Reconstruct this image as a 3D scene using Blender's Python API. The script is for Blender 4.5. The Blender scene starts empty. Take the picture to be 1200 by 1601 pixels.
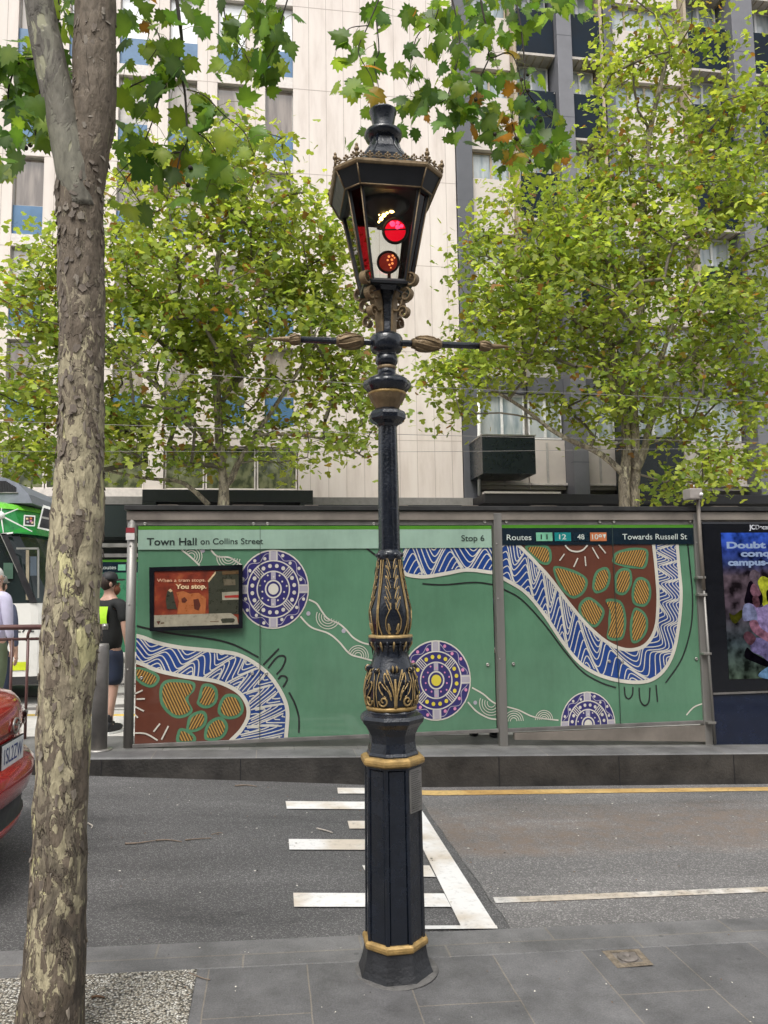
import bpy, bmesh, math, random
import numpy as np
from mathutils import Vector, Matrix, noise
from math import sin, cos, pi, radians, sqrt, atan2
S = bpy.context.scene
COL = S.collection
rnd = random.Random(7)

# ---------------------------------------------------------------- camera
YAW, PITCH, ROLL, EYE, FPX = radians(-8.6), radians(5.8), radians(-.8), 1.6, 1202.0
cam = bpy.data.objects.new('camera', bpy.data.cameras.new('camera')); COL.objects.link(cam)
CM = Matrix.Rotation(YAW, 3, 'Z') @ Matrix.Rotation(pi/2 + PITCH, 3, 'X') @ Matrix.Rotation(ROLL, 3, 'Z')
cam.matrix_world = Matrix.Translation((0, 0, EYE)) @ CM.to_4x4()
cam.data.sensor_fit = 'VERTICAL'; cam.data.sensor_height = 36; cam.data.lens = 36*FPX/1601
cam.data.clip_end = 500; cam.data.clip_start = .05
S.camera = cam
# ---------------------------------------------------------------- world, sun, exposure
SUN_EL, SUN_AZ = radians(58), radians(205)       # azimuth measured clockwise from +y: behind the camera, a little to the left
w = bpy.data.worlds.new('World'); S.world = w; w.use_nodes = True
nt = w.node_tree; nt.nodes.clear()
sky = nt.nodes.new('ShaderNodeTexSky'); sky.sky_type = 'NISHITA'; sky.sun_disc = False
sky.sun_elevation = SUN_EL; sky.sun_rotation = SUN_AZ; sky.dust_density = 4; sky.air_density = 1.2
hs = nt.nodes.new('ShaderNodeHueSaturation'); hs.inputs['Saturation'].default_value = .18
bg = nt.nodes.new('ShaderNodeBackground'); bg.inputs[1].default_value = .15
ow = nt.nodes.new('ShaderNodeOutputWorld')
nt.links.new(sky.outputs[0], hs.inputs['Color']); nt.links.new(hs.outputs[0], bg.inputs[0]); nt.links.new(bg.outputs[0], ow.inputs[0])
sl = bpy.data.lights.new('sun', 'SUN'); sl.energy = 1.15; sl.angle = radians(22); sl.color = (1, .955, .89)
so = bpy.data.objects.new('sun', sl); COL.objects.link(so)
sd = Vector((sin(SUN_AZ)*cos(SUN_EL), cos(SUN_AZ)*cos(SUN_EL), sin(SUN_EL)))
so.rotation_euler = sd.to_track_quat('Z', 'Y').to_euler()
S.view_settings.view_transform = 'Standard'; S.view_settings.look = 'None'; S.view_settings.exposure = .8; S.view_settings.gamma = 1
S.render.engine = 'CYCLES'
S.cycles.max_bounces = 7; S.cycles.transparent_max_bounces = 12; S.cycles.diffuse_bounces = 3; S.cycles.glossy_bounces = 3
S.cycles.use_denoising = True

# ---------------------------------------------------------------- measuring: a pixel of the 1200x1601 photograph on a world plane
def P(px, py, y=None, x=None, z=None):
    d = CM @ Vector(((px-600)/FPX, -(py-800.5)/FPX, -1))
    if y is not None: t = y/d.y
    elif x is not None: t = x/d.x
    else: t = (z-EYE)/d.z
    return Vector((0, 0, EYE)) + d*t
def PS(px, py, fn):                              # on a height field z = fn(x, y)
    d = CM @ Vector(((px-600)/FPX, -(py-800.5)/FPX, -1)); z = 0
    for _ in range(25):
        t = (z-EYE)/d.z; z = fn(d.x*t, d.y*t)
    return Vector((d.x*t, d.y*t, z))
def depth(p): return -(CM.transposed() @ (Vector(p)-Vector((0, 0, EYE)))).z

# ---------------------------------------------------------------- object helpers
ORG = {}
def root(name, label, cat, loc=(0, 0, 0), group=None):
    o = bpy.data.objects.new(name, None); COL.objects.link(o); o.location = loc; o.empty_display_size = .1
    o['label'] = label; o['category'] = cat
    if group: o['group'] = group
    ORG[o.name] = Vector(loc); return o
def tag(o, label, cat, group=None):
    o['label'] = label; o['category'] = cat
    if group: o['group'] = group
    return o
class MB:
    def __init__(s): s.v = []; s.f = []; s.m = []; s.mats = []; s.sm = []
    def mi(s, m):
        if m not in s.mats: s.mats.append(m)
        return s.mats.index(m)
    def add(s, vs, fs, m, smooth=False):
        b = len(s.v); s.v.extend([tuple(p) for p in vs]); k = s.mi(m)
        for f in fs: s.f.append(tuple(b+i for i in f)); s.m.append(k); s.sm.append(smooth)
    def box(s, x0, x1, y0, y1, z0, z1, m, T=None):
        vs = [Vector((x, y, z)) for x in (x0, x1) for y in (y0, y1) for z in (z0, z1)]
        if T: vs = [T @ p for p in vs]
        s.add(vs, [(0, 1, 3, 2), (4, 6, 7, 5), (0, 4, 5, 1), (2, 3, 7, 6), (0, 2, 6, 4), (1, 5, 7, 3)], m)
    def bbox(s, x0, x1, y0, y1, z0, z1, m, b=.01):      # box with chamfered edges
        bm = bmesh.new(); bmesh.ops.create_cube(bm, size=1)
        for q in bm.verts: q.co = Vector(((x0+x1)/2+q.co.x*(x1-x0), (y0+y1)/2+q.co.y*(y1-y0), (z0+z1)/2+q.co.z*(z1-z0)))
        bmesh.ops.bevel(bm, geom=bm.edges[:], offset=b, segments=2, affect='EDGES', profile=.6)
        s.bm(bm, m)
    def bm(s, bm, m, smooth=False):
        bm.verts.index_update()
        s.add([q.co.copy() for q in bm.verts], [[q.index for q in f.verts] for f in bm.faces], m, smooth); bm.free()
    def poly(s, pts, m): s.add(pts, [tuple(range(len(pts)))], m)
    def lathe(s, prof, c, m, n=32, rot=0, smooth=True, cap=True, sx=1, sy=1):
        vs = []; fs = []
        for r, z in prof:
            for k in range(n):
                a = rot+2*pi*k/n; vs.append((c[0]+r*cos(a)*sx, c[1]+r*sin(a)*sy, c[2]+z))
        for i in range(len(prof)-1):
            for k in range(n):
                k2 = (k+1) % n; fs.append((i*n+k, i*n+k2, (i+1)*n+k2, (i+1)*n+k))
        if cap: fs.append(tuple(range(n-1, -1, -1))); fs.append(tuple((len(prof)-1)*n+k for k in range(n)))
        s.add(vs, fs, m, smooth)
    def tube(s, pts, r, m, n=8, cap=True, smooth=True, flat=1.0, up=None):
        pts = [Vector(p) for p in pts]; N = len(pts)
        rs = r if isinstance(r, (list, tuple)) else [r]*N
        vs = []; fs = []; prev = None
        for i, p in enumerate(pts):
            t = (pts[min(i+1, N-1)]-pts[max(i-1, 0)]); t = t.normalized() if t.length > 1e-9 else Vector((0, 0, 1))
            if prev is None:
                a = Vector(up) if up else (Vector((0, 0, 1)) if abs(t.z) < .9 else Vector((1, 0, 0)))
            else: a = prev
            u = (a-t*a.dot(t)).normalized(); prev = u; q = t.cross(u)
            for k in range(n):
                an = 2*pi*k/n+pi/4*(n == 4); vs.append(p+u*cos(an)*rs[i]*flat+q*sin(an)*rs[i])
        for i in range(N-1):
            for k in range(n):
                k2 = (k+1) % n; fs.append((i*n+k, i*n+k2, (i+1)*n+k2, (i+1)*n+k))
        if cap: fs.append(tuple(range(n-1, -1, -1))); fs.append(tuple((N-1)*n+k for k in range(n)))
        s.add(vs, fs, m, smooth)
    def prism(s, poly, y0, y1, m, ax='y'):              # polygon of (a,b), extruded along ax
        f = {'y': lambda a, b, c: (a, c, b), 'x': lambda a, b, c: (c, a, b), 'z': lambda a, b, c: (a, b, c)}[ax]
        n = len(poly); vs = [f(a, b, y0) for a, b in poly]+[f(a, b, y1) for a, b in poly]
        s.add(vs, [tuple(range(n)), tuple(range(2*n-1, n-1, -1))]+[(i, i+n, (i+1) % n+n, (i+1) % n) for i in range(n)], m)
    def ell(s, c, r, m, nu=14, nv=9, T=None):
        vs = []; fs = []
        for j in range(nv+1):
            for i in range(nu):
                a = 2*pi*i/nu; b = pi*j/nv-pi/2
                p = Vector((cos(a)*cos(b)*r[0], sin(a)*cos(b)*r[1], sin(b)*r[2]))
                if T: p = T @ p
                vs.append(p+Vector(c))
        for j in range(nv):
            for i in range(nu): fs.append((j*nu+i, j*nu+(i+1) % nu, (j+1)*nu+(i+1) % nu, (j+1)*nu+i))
        s.add(vs, fs, m, True)
    def build(s, name, parent=None, mat=None, fix=True):
        me = bpy.data.meshes.new(name)
        off = Vector((0, 0, 0)); p = parent
        if p is not None:
            while p.parent is not None: p = p.parent
            off = ORG.get(p.name, Vector(p.location))
        me.from_pydata([Vector(q)-off for q in s.v], [], s.f)
        for m in s.mats: me.materials.append(m)
        me.polygons.foreach_set('material_index', s.m); me.polygons.foreach_set('use_smooth', s.sm)
        if fix:
            bm = bmesh.new(); bm.from_mesh(me)
            bmesh.ops.remove_doubles(bm, verts=bm.verts, dist=1e-6)
            bmesh.ops.recalc_face_normals(bm, faces=bm.faces); bm.to_mesh(me); bm.free()
        me.update()
        o = bpy.data.objects.new(name, me); COL.objects.link(o)
        if parent is not None: o.parent = parent
        return o
def struct(o): o['kind'] = 'structure'; return o
def copy_tree(o, parent=None, loc=None, label=None):
    c = o.copy(); COL.objects.link(c)
    if parent is not None: c.parent = parent
    if loc is not None: c.location = loc
    if label: c['label'] = label
    for ch in list(o.children): copy_tree(ch, c)
    return c
def smooth_line(pts, n=8, closed=False):                 # Catmull-Rom through points
    pts = [Vector(p) for p in pts]; N = len(pts); out = []
    g = (lambda i: pts[i % N]) if closed else (lambda i: pts[max(0, min(N-1, i))])
    for i in range(N if closed else N-1):
        a, b, c, d = g(i-1), g(i), g(i+1), g(i+2)
        for k in range(n):
            t = k/n; out.append(.5*((2*b)+(c-a)*t+(2*a-5*b+4*c-d)*t*t+(3*b-a-3*c+d)*t**3))
    if not closed: out.append(pts[-1])
    return out

# ---------------------------------------------------------------- materials
MAT = {}
def nodes(name):
    m = bpy.data.materials.new(name); m.use_nodes = True; m.node_tree.nodes.clear(); MAT[name] = m
    t = m.node_tree; N = lambda k, **kw: _nn(t, k, kw); L = t.links.new; return m, t, N, L
def _nn(t, k, kw):
    n = t.nodes.new('ShaderNode'+k)
    for a, b in kw.items():
        if isinstance(b, tuple) and a[0] == '_': n.inputs[a[1:]].default_value = b
        elif a[0] == '_': n.inputs[a[1:]].default_value = b
        else: setattr(n, a, b)
    return n
def ramp(N, stops, interp='LINEAR'):
    r = N('ValToRGB'); r.color_ramp.interpolation = interp; e = r.color_ramp.elements
    while len(e) < len(stops): e.new(.5)
    for i, (p, c) in enumerate(stops):
        e[i].position = p; e[i].color = (c[0], c[1], c[2], 1) if isinstance(c, (tuple, list)) else (c, c, c, 1)
    return r
def mat(name, col, rough=.5, metal=0, var=.15, scale=8, bump=0, bscale=60, emis=None, es=1, coat=0, spec=.5, streak=False, dirt=0):
    m, t, N, L = nodes(name)
    out = N('OutputMaterial'); b = N('BsdfPrincipled'); L(b.outputs[0], out.inputs[0])
    b.inputs['Roughness'].default_value = rough; b.inputs['Metallic'].default_value = metal; b.inputs['Specular IOR Level'].default_value = spec
    b.inputs['Coat Weight'].default_value = coat; b.inputs['Coat Roughness'].default_value = .08
    tc = N('TexCoord')
    if var or bump or dirt:
        mp = N('Mapping'); L(tc.outputs['Object'], mp.inputs[0])
        if streak: mp.inputs['Scale'].default_value = (1, 1, .08)
        n1 = N('TexNoise', _Scale=scale, _Detail=5., _Roughness=.62); L(mp.outputs[0], n1.inputs['Vector'])
        mr = N('MapRange'); mr.inputs[1].default_value = .3; mr.inputs[2].default_value = .7; mr.inputs[3].default_value = 1-var; mr.inputs[4].default_value = 1+var
        L(n1.outputs[0], mr.inputs[0])
        mx = N('VectorMath', operation='SCALE'); mx.inputs[0].default_value = col; L(mr.outputs[0], mx.inputs['Scale'])
        L(mx.outputs[0], b.inputs['Base Color'])
        r2 = N('MapRange'); r2.inputs[1].default_value = .3; r2.inputs[2].default_value = .7; r2.inputs[3].default_value = max(0.02, rough-.08); r2.inputs[4].default_value = min(1, rough+.1)
        L(n1.outputs[0], r2.inputs[0]); L(r2.outputs[0], b.inputs['Roughness'])
    else: b.inputs['Base Color'].default_value = (*col, 1)
    if bump:
        n2 = N('TexNoise', _Scale=bscale, _Detail=4.); L(tc.outputs['Object'], n2.inputs['Vector'])
        bp = N('Bump', _Strength=bump, _Distance=.01); L(n2.outputs[0], bp.inputs['Height']); L(bp.outputs[0], b.inputs['Normal'])
    if emis: b.inputs['Emission Color'].default_value = (*emis, 1); b.inputs['Emission Strength'].default_value = es
    return m
def srgb(r, g, b):
    f = lambda c: (c/255/12.92) if c/255 <= .04045 else ((c/255+.055)/1.055)**2.4
    return (f(r), f(g), f(b))
def glass(name, tint=(.8, .85, .85), gl=.12, rough=.02):
    m, t, N, L = nodes(name); out = N('OutputMaterial'); tr = N('BsdfTransparent'); tr.inputs[0].default_value = (*tint, 1)
    g = N('BsdfGlossy'); g.inputs['Roughness'].default_value = rough
    lw = N('LayerWeight', _Blend=gl*2.2); mx = N('MixShader'); L(lw.outputs['Fresnel'], mx.inputs[0]); L(tr.outputs[0], mx.inputs[1]); L(g.outputs[0], mx.inputs[2]); L(mx.outputs[0], out.inputs[0]); return m

iron = mat('black_iron_paint', (.006, .009, .016), .24, 0, .35, 14, .25, 90, coat=.35)
iron2 = mat('grey_black_iron', (.02, .021, .024), .42, 0, .4, 10, .3, 70)
gold = mat('gold_paint', (.36, .235, .085), .42, .35, .3, 30, .25, 120)
brass = mat('aged_brass_paint', (.2, .14, .075), .5, .35, .35, 25, .3, 100)
steel = mat('brushed_steel', (.36, .345, .32), .38, .75, .2, 6, .05, 200, streak=True)
steel_dull = mat('dull_grey_steel', (.2, .19, .18), .5, .5, .25, 5)
wht = mat('white_paint', (.72, .72, .7), .5, 0, .06)
black = mat('black_gloss', (.006, .007, .01), .15, 0, .2)
blackm = mat('black_matt', (.012, .012, .014), .6, 0, .2)

# ================================================================ THE GROUND
SL = -.035
def pave_z(x, y=0): return SL*(x-.52)
FAR = [(-40, 1.6), (-8, .45), (-1.5, .05), (.1, -.08), (.81, -.14), (1.42, -.2), (4.83, -.34), (12, -.6), (40, -1.6)]
def lut(T, x):
    for (a, b), (c, d) in zip(T, T[1:]):
        if x <= c: return b+(d-b)*(x-a)/(c-a)
    return T[-1][1]
YN, YF = 3.75, 7.1
def road_z(x, y):
    t = min(1, max(0, (y-YN)/(YF-YN))); return (pave_z(x)-.12)*(1-t)+lut(FAR, x)*t
def plat_z(x, y=0): return .11-.037*(x-.81)
def sheet(name, xs, ys, fn, m):
    b = MB(); nx = len(xs); vs = [(x, y, fn(x, y)) for y in ys for x in xs]
    b.add(vs, [(j*nx+i, j*nx+i+1, (j+1)*nx+i+1, (j+1)*nx+i) for j in range(len(ys)-1) for i in range(nx-1)], m)
    return struct(b.build(name, fix=False))
def frange(a, b, n): return [a+(b-a)*i/n for i in range(n+1)]

def stone_mat(name, col, bw, bh, ox, oy, joint, swap=True, jw=.006, var=.26):
    m, t, N, L = nodes(name); out = N('OutputMaterial'); b = N('BsdfPrincipled', _Roughness=.62); L(b.outputs[0], out.inputs[0])
    tc = N('TexCoord'); sp = N('SeparateXYZ'); L(tc.outputs['Object'], sp.inputs[0])
    cb = N('CombineXYZ')
    L(sp.outputs['Y' if swap else 'X'], cb.inputs['X']); L(sp.outputs['X' if swap else 'Y'], cb.inputs['Y'])
    nw = N('TexNoise', _Scale=6., _Detail=3.); L(tc.outputs['Object'], nw.inputs['Vector'])
    wob = N('VectorMath', operation='MULTIPLY_ADD'); L(nw.outputs['Color'], wob.inputs[0]); wob.inputs[1].default_value = (.008, .008, 0); 
    sh = N('VectorMath', operation='ADD'); L(cb.outputs[0], sh.inputs[0]); sh.inputs[1].default_value = (oy, ox, 0)
    L(sh.outputs[0], wob.inputs[2])
    br = N('TexBrick', offset=.42, squash=1); br.inputs['Scale'].default_value = 1; br.inputs['Brick Width'].default_value = bw; br.inputs['Row Height'].default_value = bh
    br.inputs['Mortar Size'].default_value = jw/2; br.inputs['Mortar Smooth'].default_value = .3; br.inputs['Bias'].default_value = 0
    c1 = tuple(c*.86 for c in col); c2 = tuple(c*1.14 for c in col)
    br.inputs['Color1'].default_value = (*c1, 1); br.inputs['Color2'].default_value = (*c2, 1); br.inputs['Mortar'].default_value = (*joint, 1)
    L(wob.outputs[0], br.inputs['Vector'])
    # blotchy wear, stains and fine grain
    n1 = N('TexNoise', _Scale=3.2, _Detail=7., _Roughness=.65); L(tc.outputs['Object'], n1.inputs['Vector'])
    r1 = ramp(N, [(.28, 1-var*1.7), (.5, 1), (.72, 1+var*1.6)]); L(n1.outputs[0], r1.inputs[0])
    n2 = N('TexNoise', _Scale=160., _Detail=3.); L(tc.outputs['Object'], n2.inputs['Vector'])
    r2 = ramp(N, [(.3, .8), (.7, 1.2)]); L(n2.outputs[0], r2.inputs[0])
    m1 = N('Mix', data_type='RGBA', blend_type='MULTIPLY'); m1.inputs[0].default_value = 1; L(br.outputs[0], m1.inputs[6]); L(r1.outputs[0], m1.inputs[7])
    m2 = N('Mix', data_type='RGBA', blend_type='MULTIPLY'); m2.inputs[0].default_value = 1; L(m1.outputs[2], m2.inputs[6]); L(r2.outputs[0], m2.inputs[7])
    # pale gum spots and dark spots
    v = N('TexVoronoi', _Scale=5.5); L(tc.outputs['Object'], v.inputs['Vector']); rv = ramp(N, [(0, 1), (.05, 1), (.075, 0)]); L(v.outputs['Distance'], rv.inputs[0])
    m3 = N('Mix', data_type='RGBA', blend_type='MIX'); mm = N('Math', operation='MULTIPLY'); mm.inputs[1].default_value = .5; L(rv.outputs[0], mm.inputs[0]); L(mm.outputs[0], m3.inputs[0])
    L(m2.outputs[2], m3.inputs[6]); m3.inputs[7].default_value = (col[0]*.35, col[1]*.35, col[2]*.35, 1)
    L(m3.outputs[2], b.inputs['Base Color'])
    inv = N('Math', operation='MULTIPLY_ADD'); L(br.outputs['Fac'], inv.inputs[0]); inv.inputs[1].default_value = -1.; L(n2.outputs[0], inv.inputs[2])
    bp = N('Bump', _Strength=.35, _Distance=.004); L(inv.outputs[0], bp.inputs['Height']); L(bp.outputs[0], b.inputs['Normal'])
    return m
blue = (.115, .113, .115)
pave_m = stone_mat('bluestone_paving', blue, .92, .41, -.17, -2.18, (.17, .152, .13), jw=.007)
kerb_m = stone_mat('bluestone_kerb', (.13, .128, .128), .9, 2., .4, 1., (.17, .155, .135), swap=False, jw=.01)
plat_m = stone_mat('platform_paving', (.14, .138, .132), .6, .4, 0, .1, (.07, .065, .06), swap=False)

def asphalt(name, base, speck, specn, stain=False):
    m, t, N, L = nodes(name); out = N('OutputMaterial'); b = N('BsdfPrincipled', _Roughness=.82); L(b.outputs[0], out.inputs[0])
    tc = N('TexCoord')
    v = N('TexVoronoi', _Scale=specn); L(tc.outputs['Object'], v.inputs['Vector'])
    hsv = N('SeparateColor'); L(v.outputs['Color'], hsv.inputs[0])
    r = ramp(N, [(0, tuple(c*.72 for c in base)), (.55, base), (.82, tuple(c*1.15 for c in base)), (.9, speck)]); L(hsv.outputs[0], r.inputs[0])
    n1 = N('TexNoise', _Scale=1.3, _Detail=6., _Roughness=.6); mp = N('Mapping'); mp.inputs['Scale'].default_value = (.45, 1.5, 1); L(tc.outputs['Object'], mp.inputs[0]); L(mp.outputs[0], n1.inputs['Vector'])
    r1 = ramp(N, [(.28, .55), (.42, .92), (.55, 1.06), (.74, 1.5)]); L(n1.outputs[0], r1.inputs[0])
    m1 = N('Mix', data_type='RGBA', blend_type='MULTIPLY'); m1.inputs[0].default_value = 1; L(r.outputs[0], m1.inputs[6]); L(r1.outputs[0], m1.inputs[7])
    last = m1.outputs[2]
    if stain:                                           # dried mud along the parking bay
        sp = N('SeparateXYZ'); L(tc.outputs['Object'], sp.inputs[0])
        d = N('Math', operation='MULTIPLY_ADD'); L(n1.outputs[0], d.inputs[0]); d.inputs[1].default_value = 1.3; L(sp.outputs['Y'], d.inputs[2])
        band = ramp(N, [(.0, 0), (.25, 1), (.62, 1), (1, 0)]); mr = N('MapRange'); mr.inputs[1].default_value = 5.75; mr.inputs[2].default_value = 7.1; L(d.outputs[0], mr.inputs[0]); L(mr.outputs[0], band.inputs[0])
        n3 = N('TexNoise', _Scale=7., _Detail=6., _Roughness=.7); L(tc.outputs['Object'], n3.inputs['Vector']); r3 = ramp(N, [(.4, .25), (.62, 1)]); L(n3.outputs[0], r3.inputs[0])
        k = N('Math', operation='MULTIPLY'); L(band.outputs[0], k.inputs[0]); L(r3.outputs[0], k.inputs[1])
        k2 = N('Math', operation='MULTIPLY'); L(k.outputs[0], k2.inputs[0]); k2.inputs[1].default_value = .8
        m2 = N('Mix', data_type='RGBA', blend_type='MIX'); L(k2.outputs[0], m2.inputs[0]); L(last, m2.inputs[6]); m2.inputs[7].default_value = (.17, .128, .098, 1); last = m2.outputs[2]
    L(last, b.inputs['Base Color'])
    bp = N('Bump', _Strength=.5, _Distance=.006); L(v.outputs['Distance'], bp.inputs['Height']); L(bp.outputs[0], b.inputs['Normal'])
    return m
asph_new = asphalt('new_asphalt', (.082, .08, .08), (.19, .185, .18), 190.)
asph_old = asphalt('worn_asphalt', (.13, .125, .122), (.27, .26, .25), 150., True)
xs = [-40, -25, -15]+frange(-9, 9, 60)+[15, 25, 40]
sheet('road', xs, frange(YN, YF+.15, 14), road_z, asph_new)
# the worn surface right of the sawn joint is a sheet 4 mm above
def strip(name, L0, L1, m, lift, fn=road_z, n=24, kind=True, parent=None):
    # quad between two lines L0 (a->b) and L1 (a->b), sampled
    b = MB(); vs = []
    for i in range(n+1):
        t = i/n
        a = L0[0].lerp(L0[1], t); c = L1[0].lerp(L1[1], t)
        for q in (a, c): vs.append((q.x, q.y, fn(q.x, q.y)+lift))
    b.add(vs, [(2*i, 2*i+1, 2*i+3, 2*i+2) for i in range(n)], m)
    return b, name
g = lambda x, y: PS(x, y, road_z)
J0, J1 = g(646, 1236), g(800, 1453)
def jx(y): return J0.x+(J1.x-J0.x)*(y-J0.y)/(J1.y-J0.y)
b = MB(); ys = frange(YN+.005, YF+.14, 16); cols = frange(0, 1, 40)
vs = [((jx(y)+rnd.uniform(-.012, .012) if i == 0 else jx(y)+(22-jx(y))*(c**1.6)), y, 0) for y in ys for i, c in enumerate(cols)]
vs = [(x, y, road_z(x, y)+.004) for x, y, _ in vs]; nx = len(cols)
b.add(vs, [(j*nx+i, j*nx+i+1, (j+1)*nx+i+1, (j+1)*nx+i) for j in range(len(ys)-1) for i in range(nx-1)], asph_old)
struct(b.build('road_worn_surface', fix=False))

# painted markings
def paintmat(name, col, wear=.42):
    m, t, N, L = nodes(name); out = N('OutputMaterial'); b = N('BsdfPrincipled', _Roughness=.6); L(b.outputs[0], out.inputs[0]); tc = N('TexCoord')
    n = N('TexNoise', _Scale=22., _Detail=8., _Roughness=.75); L(tc.outputs['Object'], n.inputs['Vector'])
    r = ramp(N, [(wear-.1, tuple(c*.35 for c in col)), (wear, tuple(c*.8 for c in col)), (wear+.12, col)]); L(n.outputs[0], r.inputs[0])
    n2 = N('TexNoise', _Scale=2.6, _Detail=4.); L(tc.outputs['Object'], n2.inputs['Vector']); r2 = ramp(N, [(.38, (.78, .7, .6)), (.55, (1, 1, 1))]); L(n2.outputs[0], r2.inputs[0])
    m1 = N('Mix', data_type='RGBA', blend_type='MULTIPLY'); m1.inputs[0].default_value = 1; L(r.outputs[0], m1.inputs[6]); L(r2.outputs[0], m1.inputs[7]); L(m1.outputs[2], b.inputs['Base Color'])
    return m
pw = paintmat('white_road_paint', (.72, .71, .69), .36); pw2 = paintmat('worn_white_road_paint', (.62, .6, .57), .46); py_ = paintmat('yellow_road_paint', (.58, .4, .16), .42)
def mark(q, m, lift=.008, n=20):
    b = MB(); a, b2, c, d = [g(*p) for p in q]; vs = []
    for i in range(n+1):
        u = a.lerp(b2, i/n); v = d.lerp(c, i/n)
        for p in (u, v): vs.append((p.x, p.y, road_z(p.x, p.y)+lift))
    b.add(vs, [(2*i, 2*i+1, 2*i+3, 2*i+2) for i in range(n)], m); return struct(b.build('road_marking', fix=False))
mark([(527, 1233), (625, 1234.5), (632, 1243), (528, 1242)], pw)
mark([(446, 1254), (622, 1256), (628, 1267.5), (448, 1266)], pw)
mark([(543, 1285), (638, 1285.5), (645, 1298), (546, 1297)], pw)
mark([(451, 1313.5), (651, 1315), (660, 1331), (452, 1330)], pw)
mark([(566, 1355), (671, 1355), (681, 1373), (574, 1371)], pw)
mark([(458, 1398), (694, 1399), (705, 1420), (459.5, 1420)], pw)
mark([(612, 1229), (634, 1229), (776, 1452), (721, 1452)], pw, .0095)
mark([(664, 1450.5), (776, 1450), (778, 1455), (664, 1456)], pw, .011)
mark([(771, 1405), (1210, 1388), (1210, 1396), (774, 1414)], pw2)
mark([(648, 1236.5), (1230, 1231.5), (1230, 1237), (652, 1244)], py_)
mark([(0+1230, 1231.5), (1700, 1240), (1700, 1248), (1230, 1237)], py_)

# near pavement, kerb, tree pit
pit = P(300, 1560, z=.03).x
sheet('pavement', [-40, -9]+frange(-8, 8, 32)+[12, 40], [-14, -6, -2, 0, 1, 2, 2.6, 3.48], lambda x, y: pave_z(x), pave_m)
b = MB(); X = [-40, -9]+frange(-8, 8, 32)+[12, 40]; rows = []
for x in X:
    z = pave_z(x); rows.append([(x, 3.484, z-.003), (x, 3.488, z+.002), (x, 3.735, z+.001), (x, 3.75, z-.012), (x, 3.752, z-.3)])
b.add([p for r in rows for p in r], [(i*5+k, (i+1)*5+k, (i+1)*5+k+1, i*5+k+1) for i in range(len(X)-1) for k in range(4)], kerb_m)
struct(b.build('kerb', fix=False))
m, t, N, L = nodes('bound_gravel'); out = N('OutputMaterial'); bs = N('BsdfPrincipled', _Roughness=.7); L(bs.outputs[0], out.inputs[0]); tc = N('TexCoord')
nw = N('TexNoise', _Scale=70.); L(tc.outputs['Object'], nw.inputs['Vector']); wv = N('VectorMath', operation='MULTIPLY_ADD'); L(nw.outputs['Color'], wv.inputs[0]); wv.inputs[1].default_value = (.012,)*3; L(tc.outputs['Object'], wv.inputs[2])
v = N('TexVoronoi', _Scale=105.); L(wv.outputs[0], v.inputs['Vector']); sc = N('SeparateColor'); L(v.outputs['Color'], sc.inputs[0])
r = ramp(N, [(0, (.26, .22, .17)), (.3, (.45, .41, .33)), (.6, (.57, .53, .45)), (.85, (.7, .67, .6)), (1, (.8, .78, .72))]); L(sc.outputs[0], r.inputs[0])
rd = ramp(N, [(.35, 1), (.62, .42), (.9, .12)]); vd = N('TexVoronoi', _Scale=105.); L(wv.outputs[0], vd.inputs['Vector']); dd = N('Math', operation='MULTIPLY'); dd.inputs[1].default_value = 1.15; L(vd.outputs['Distance'], dd.inputs[0]); L(dd.outputs[0], rd.inputs[0])
mm = N('Mix', data_type='RGBA', blend_type='MULTIPLY'); mm.inputs[0].default_value = 1; L(r.outputs[0], mm.inputs[6]); L(rd.outputs[0], mm.inputs[7]); L(mm.outputs[2], bs.inputs['Base Color'])
iv = N('Math', operation='SUBTRACT'); iv.inputs[0].default_value = 1; L(v.outputs['Distance'], iv.inputs[1]); bp = N('Bump', _Strength=1., _Distance=.012); L(iv.outputs[0], bp.inputs['Height']); L(bp.outputs[0], bs.inputs['Normal'])
gravel = m
sheet('gravel_bed', frange(-3.4, pit, 10), frange(1.6, 3.478, 6), lambda x, y: pave_z(x)+.004, gravel)

# tram platform: sloping slab with a dark face to the road, and its own kerb stones
face_m = mat('stained_bluestone_face', (.03, .027, .024), .7, 0, .85, 3., .6, 40)
b = MB(); X = frange(-3.2, 14, 56); pr = []
for x in X:
    z = plat_z(x); pr.append([(x, 7.1, lut(FAR, x)-.1), (x, 7.1, z-.012), (x, 7.115, z), (x, 7.40, z+.001)])
b.add([p for r in pr for p in r], [(i*4+k, (i+1)*4+k, (i+1)*4+k+1, i*4+k+1) for i in range(len(X)-1) for k in range(1)], face_m)
b.add([p for r in pr for p in r], [(i*4+k, (i+1)*4+k, (i+1)*4+k+1, i*4+k+1) for i in range(len(X)-1) for k in (1, 2)], kerb_m)
for i in range(14):
    x = -2.6+i*1.18; b.box(x-.004, x+.004, 7.097, 7.102, lut(FAR, x)-.1, plat_z(x)-.014, blackm)
z = plat_z(-3.2); b.add([(-3.2, 7.1, z-.5), (-3.2, 9.55, z-.5), (-3.2, 9.55, z), (-3.2, 7.1, z)], [(0, 1, 2, 3)], face_m)
struct(b.build('platform_kerb', fix=False))
sheet('tram_platform', X, [7.404, 8.0, 8.9, 9.5], lambda x, y: plat_z(x), plat_m)
conc = mat('pale_concrete', (.5, .48, .45), .7, 0, .14, 3, .2, 50)
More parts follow.
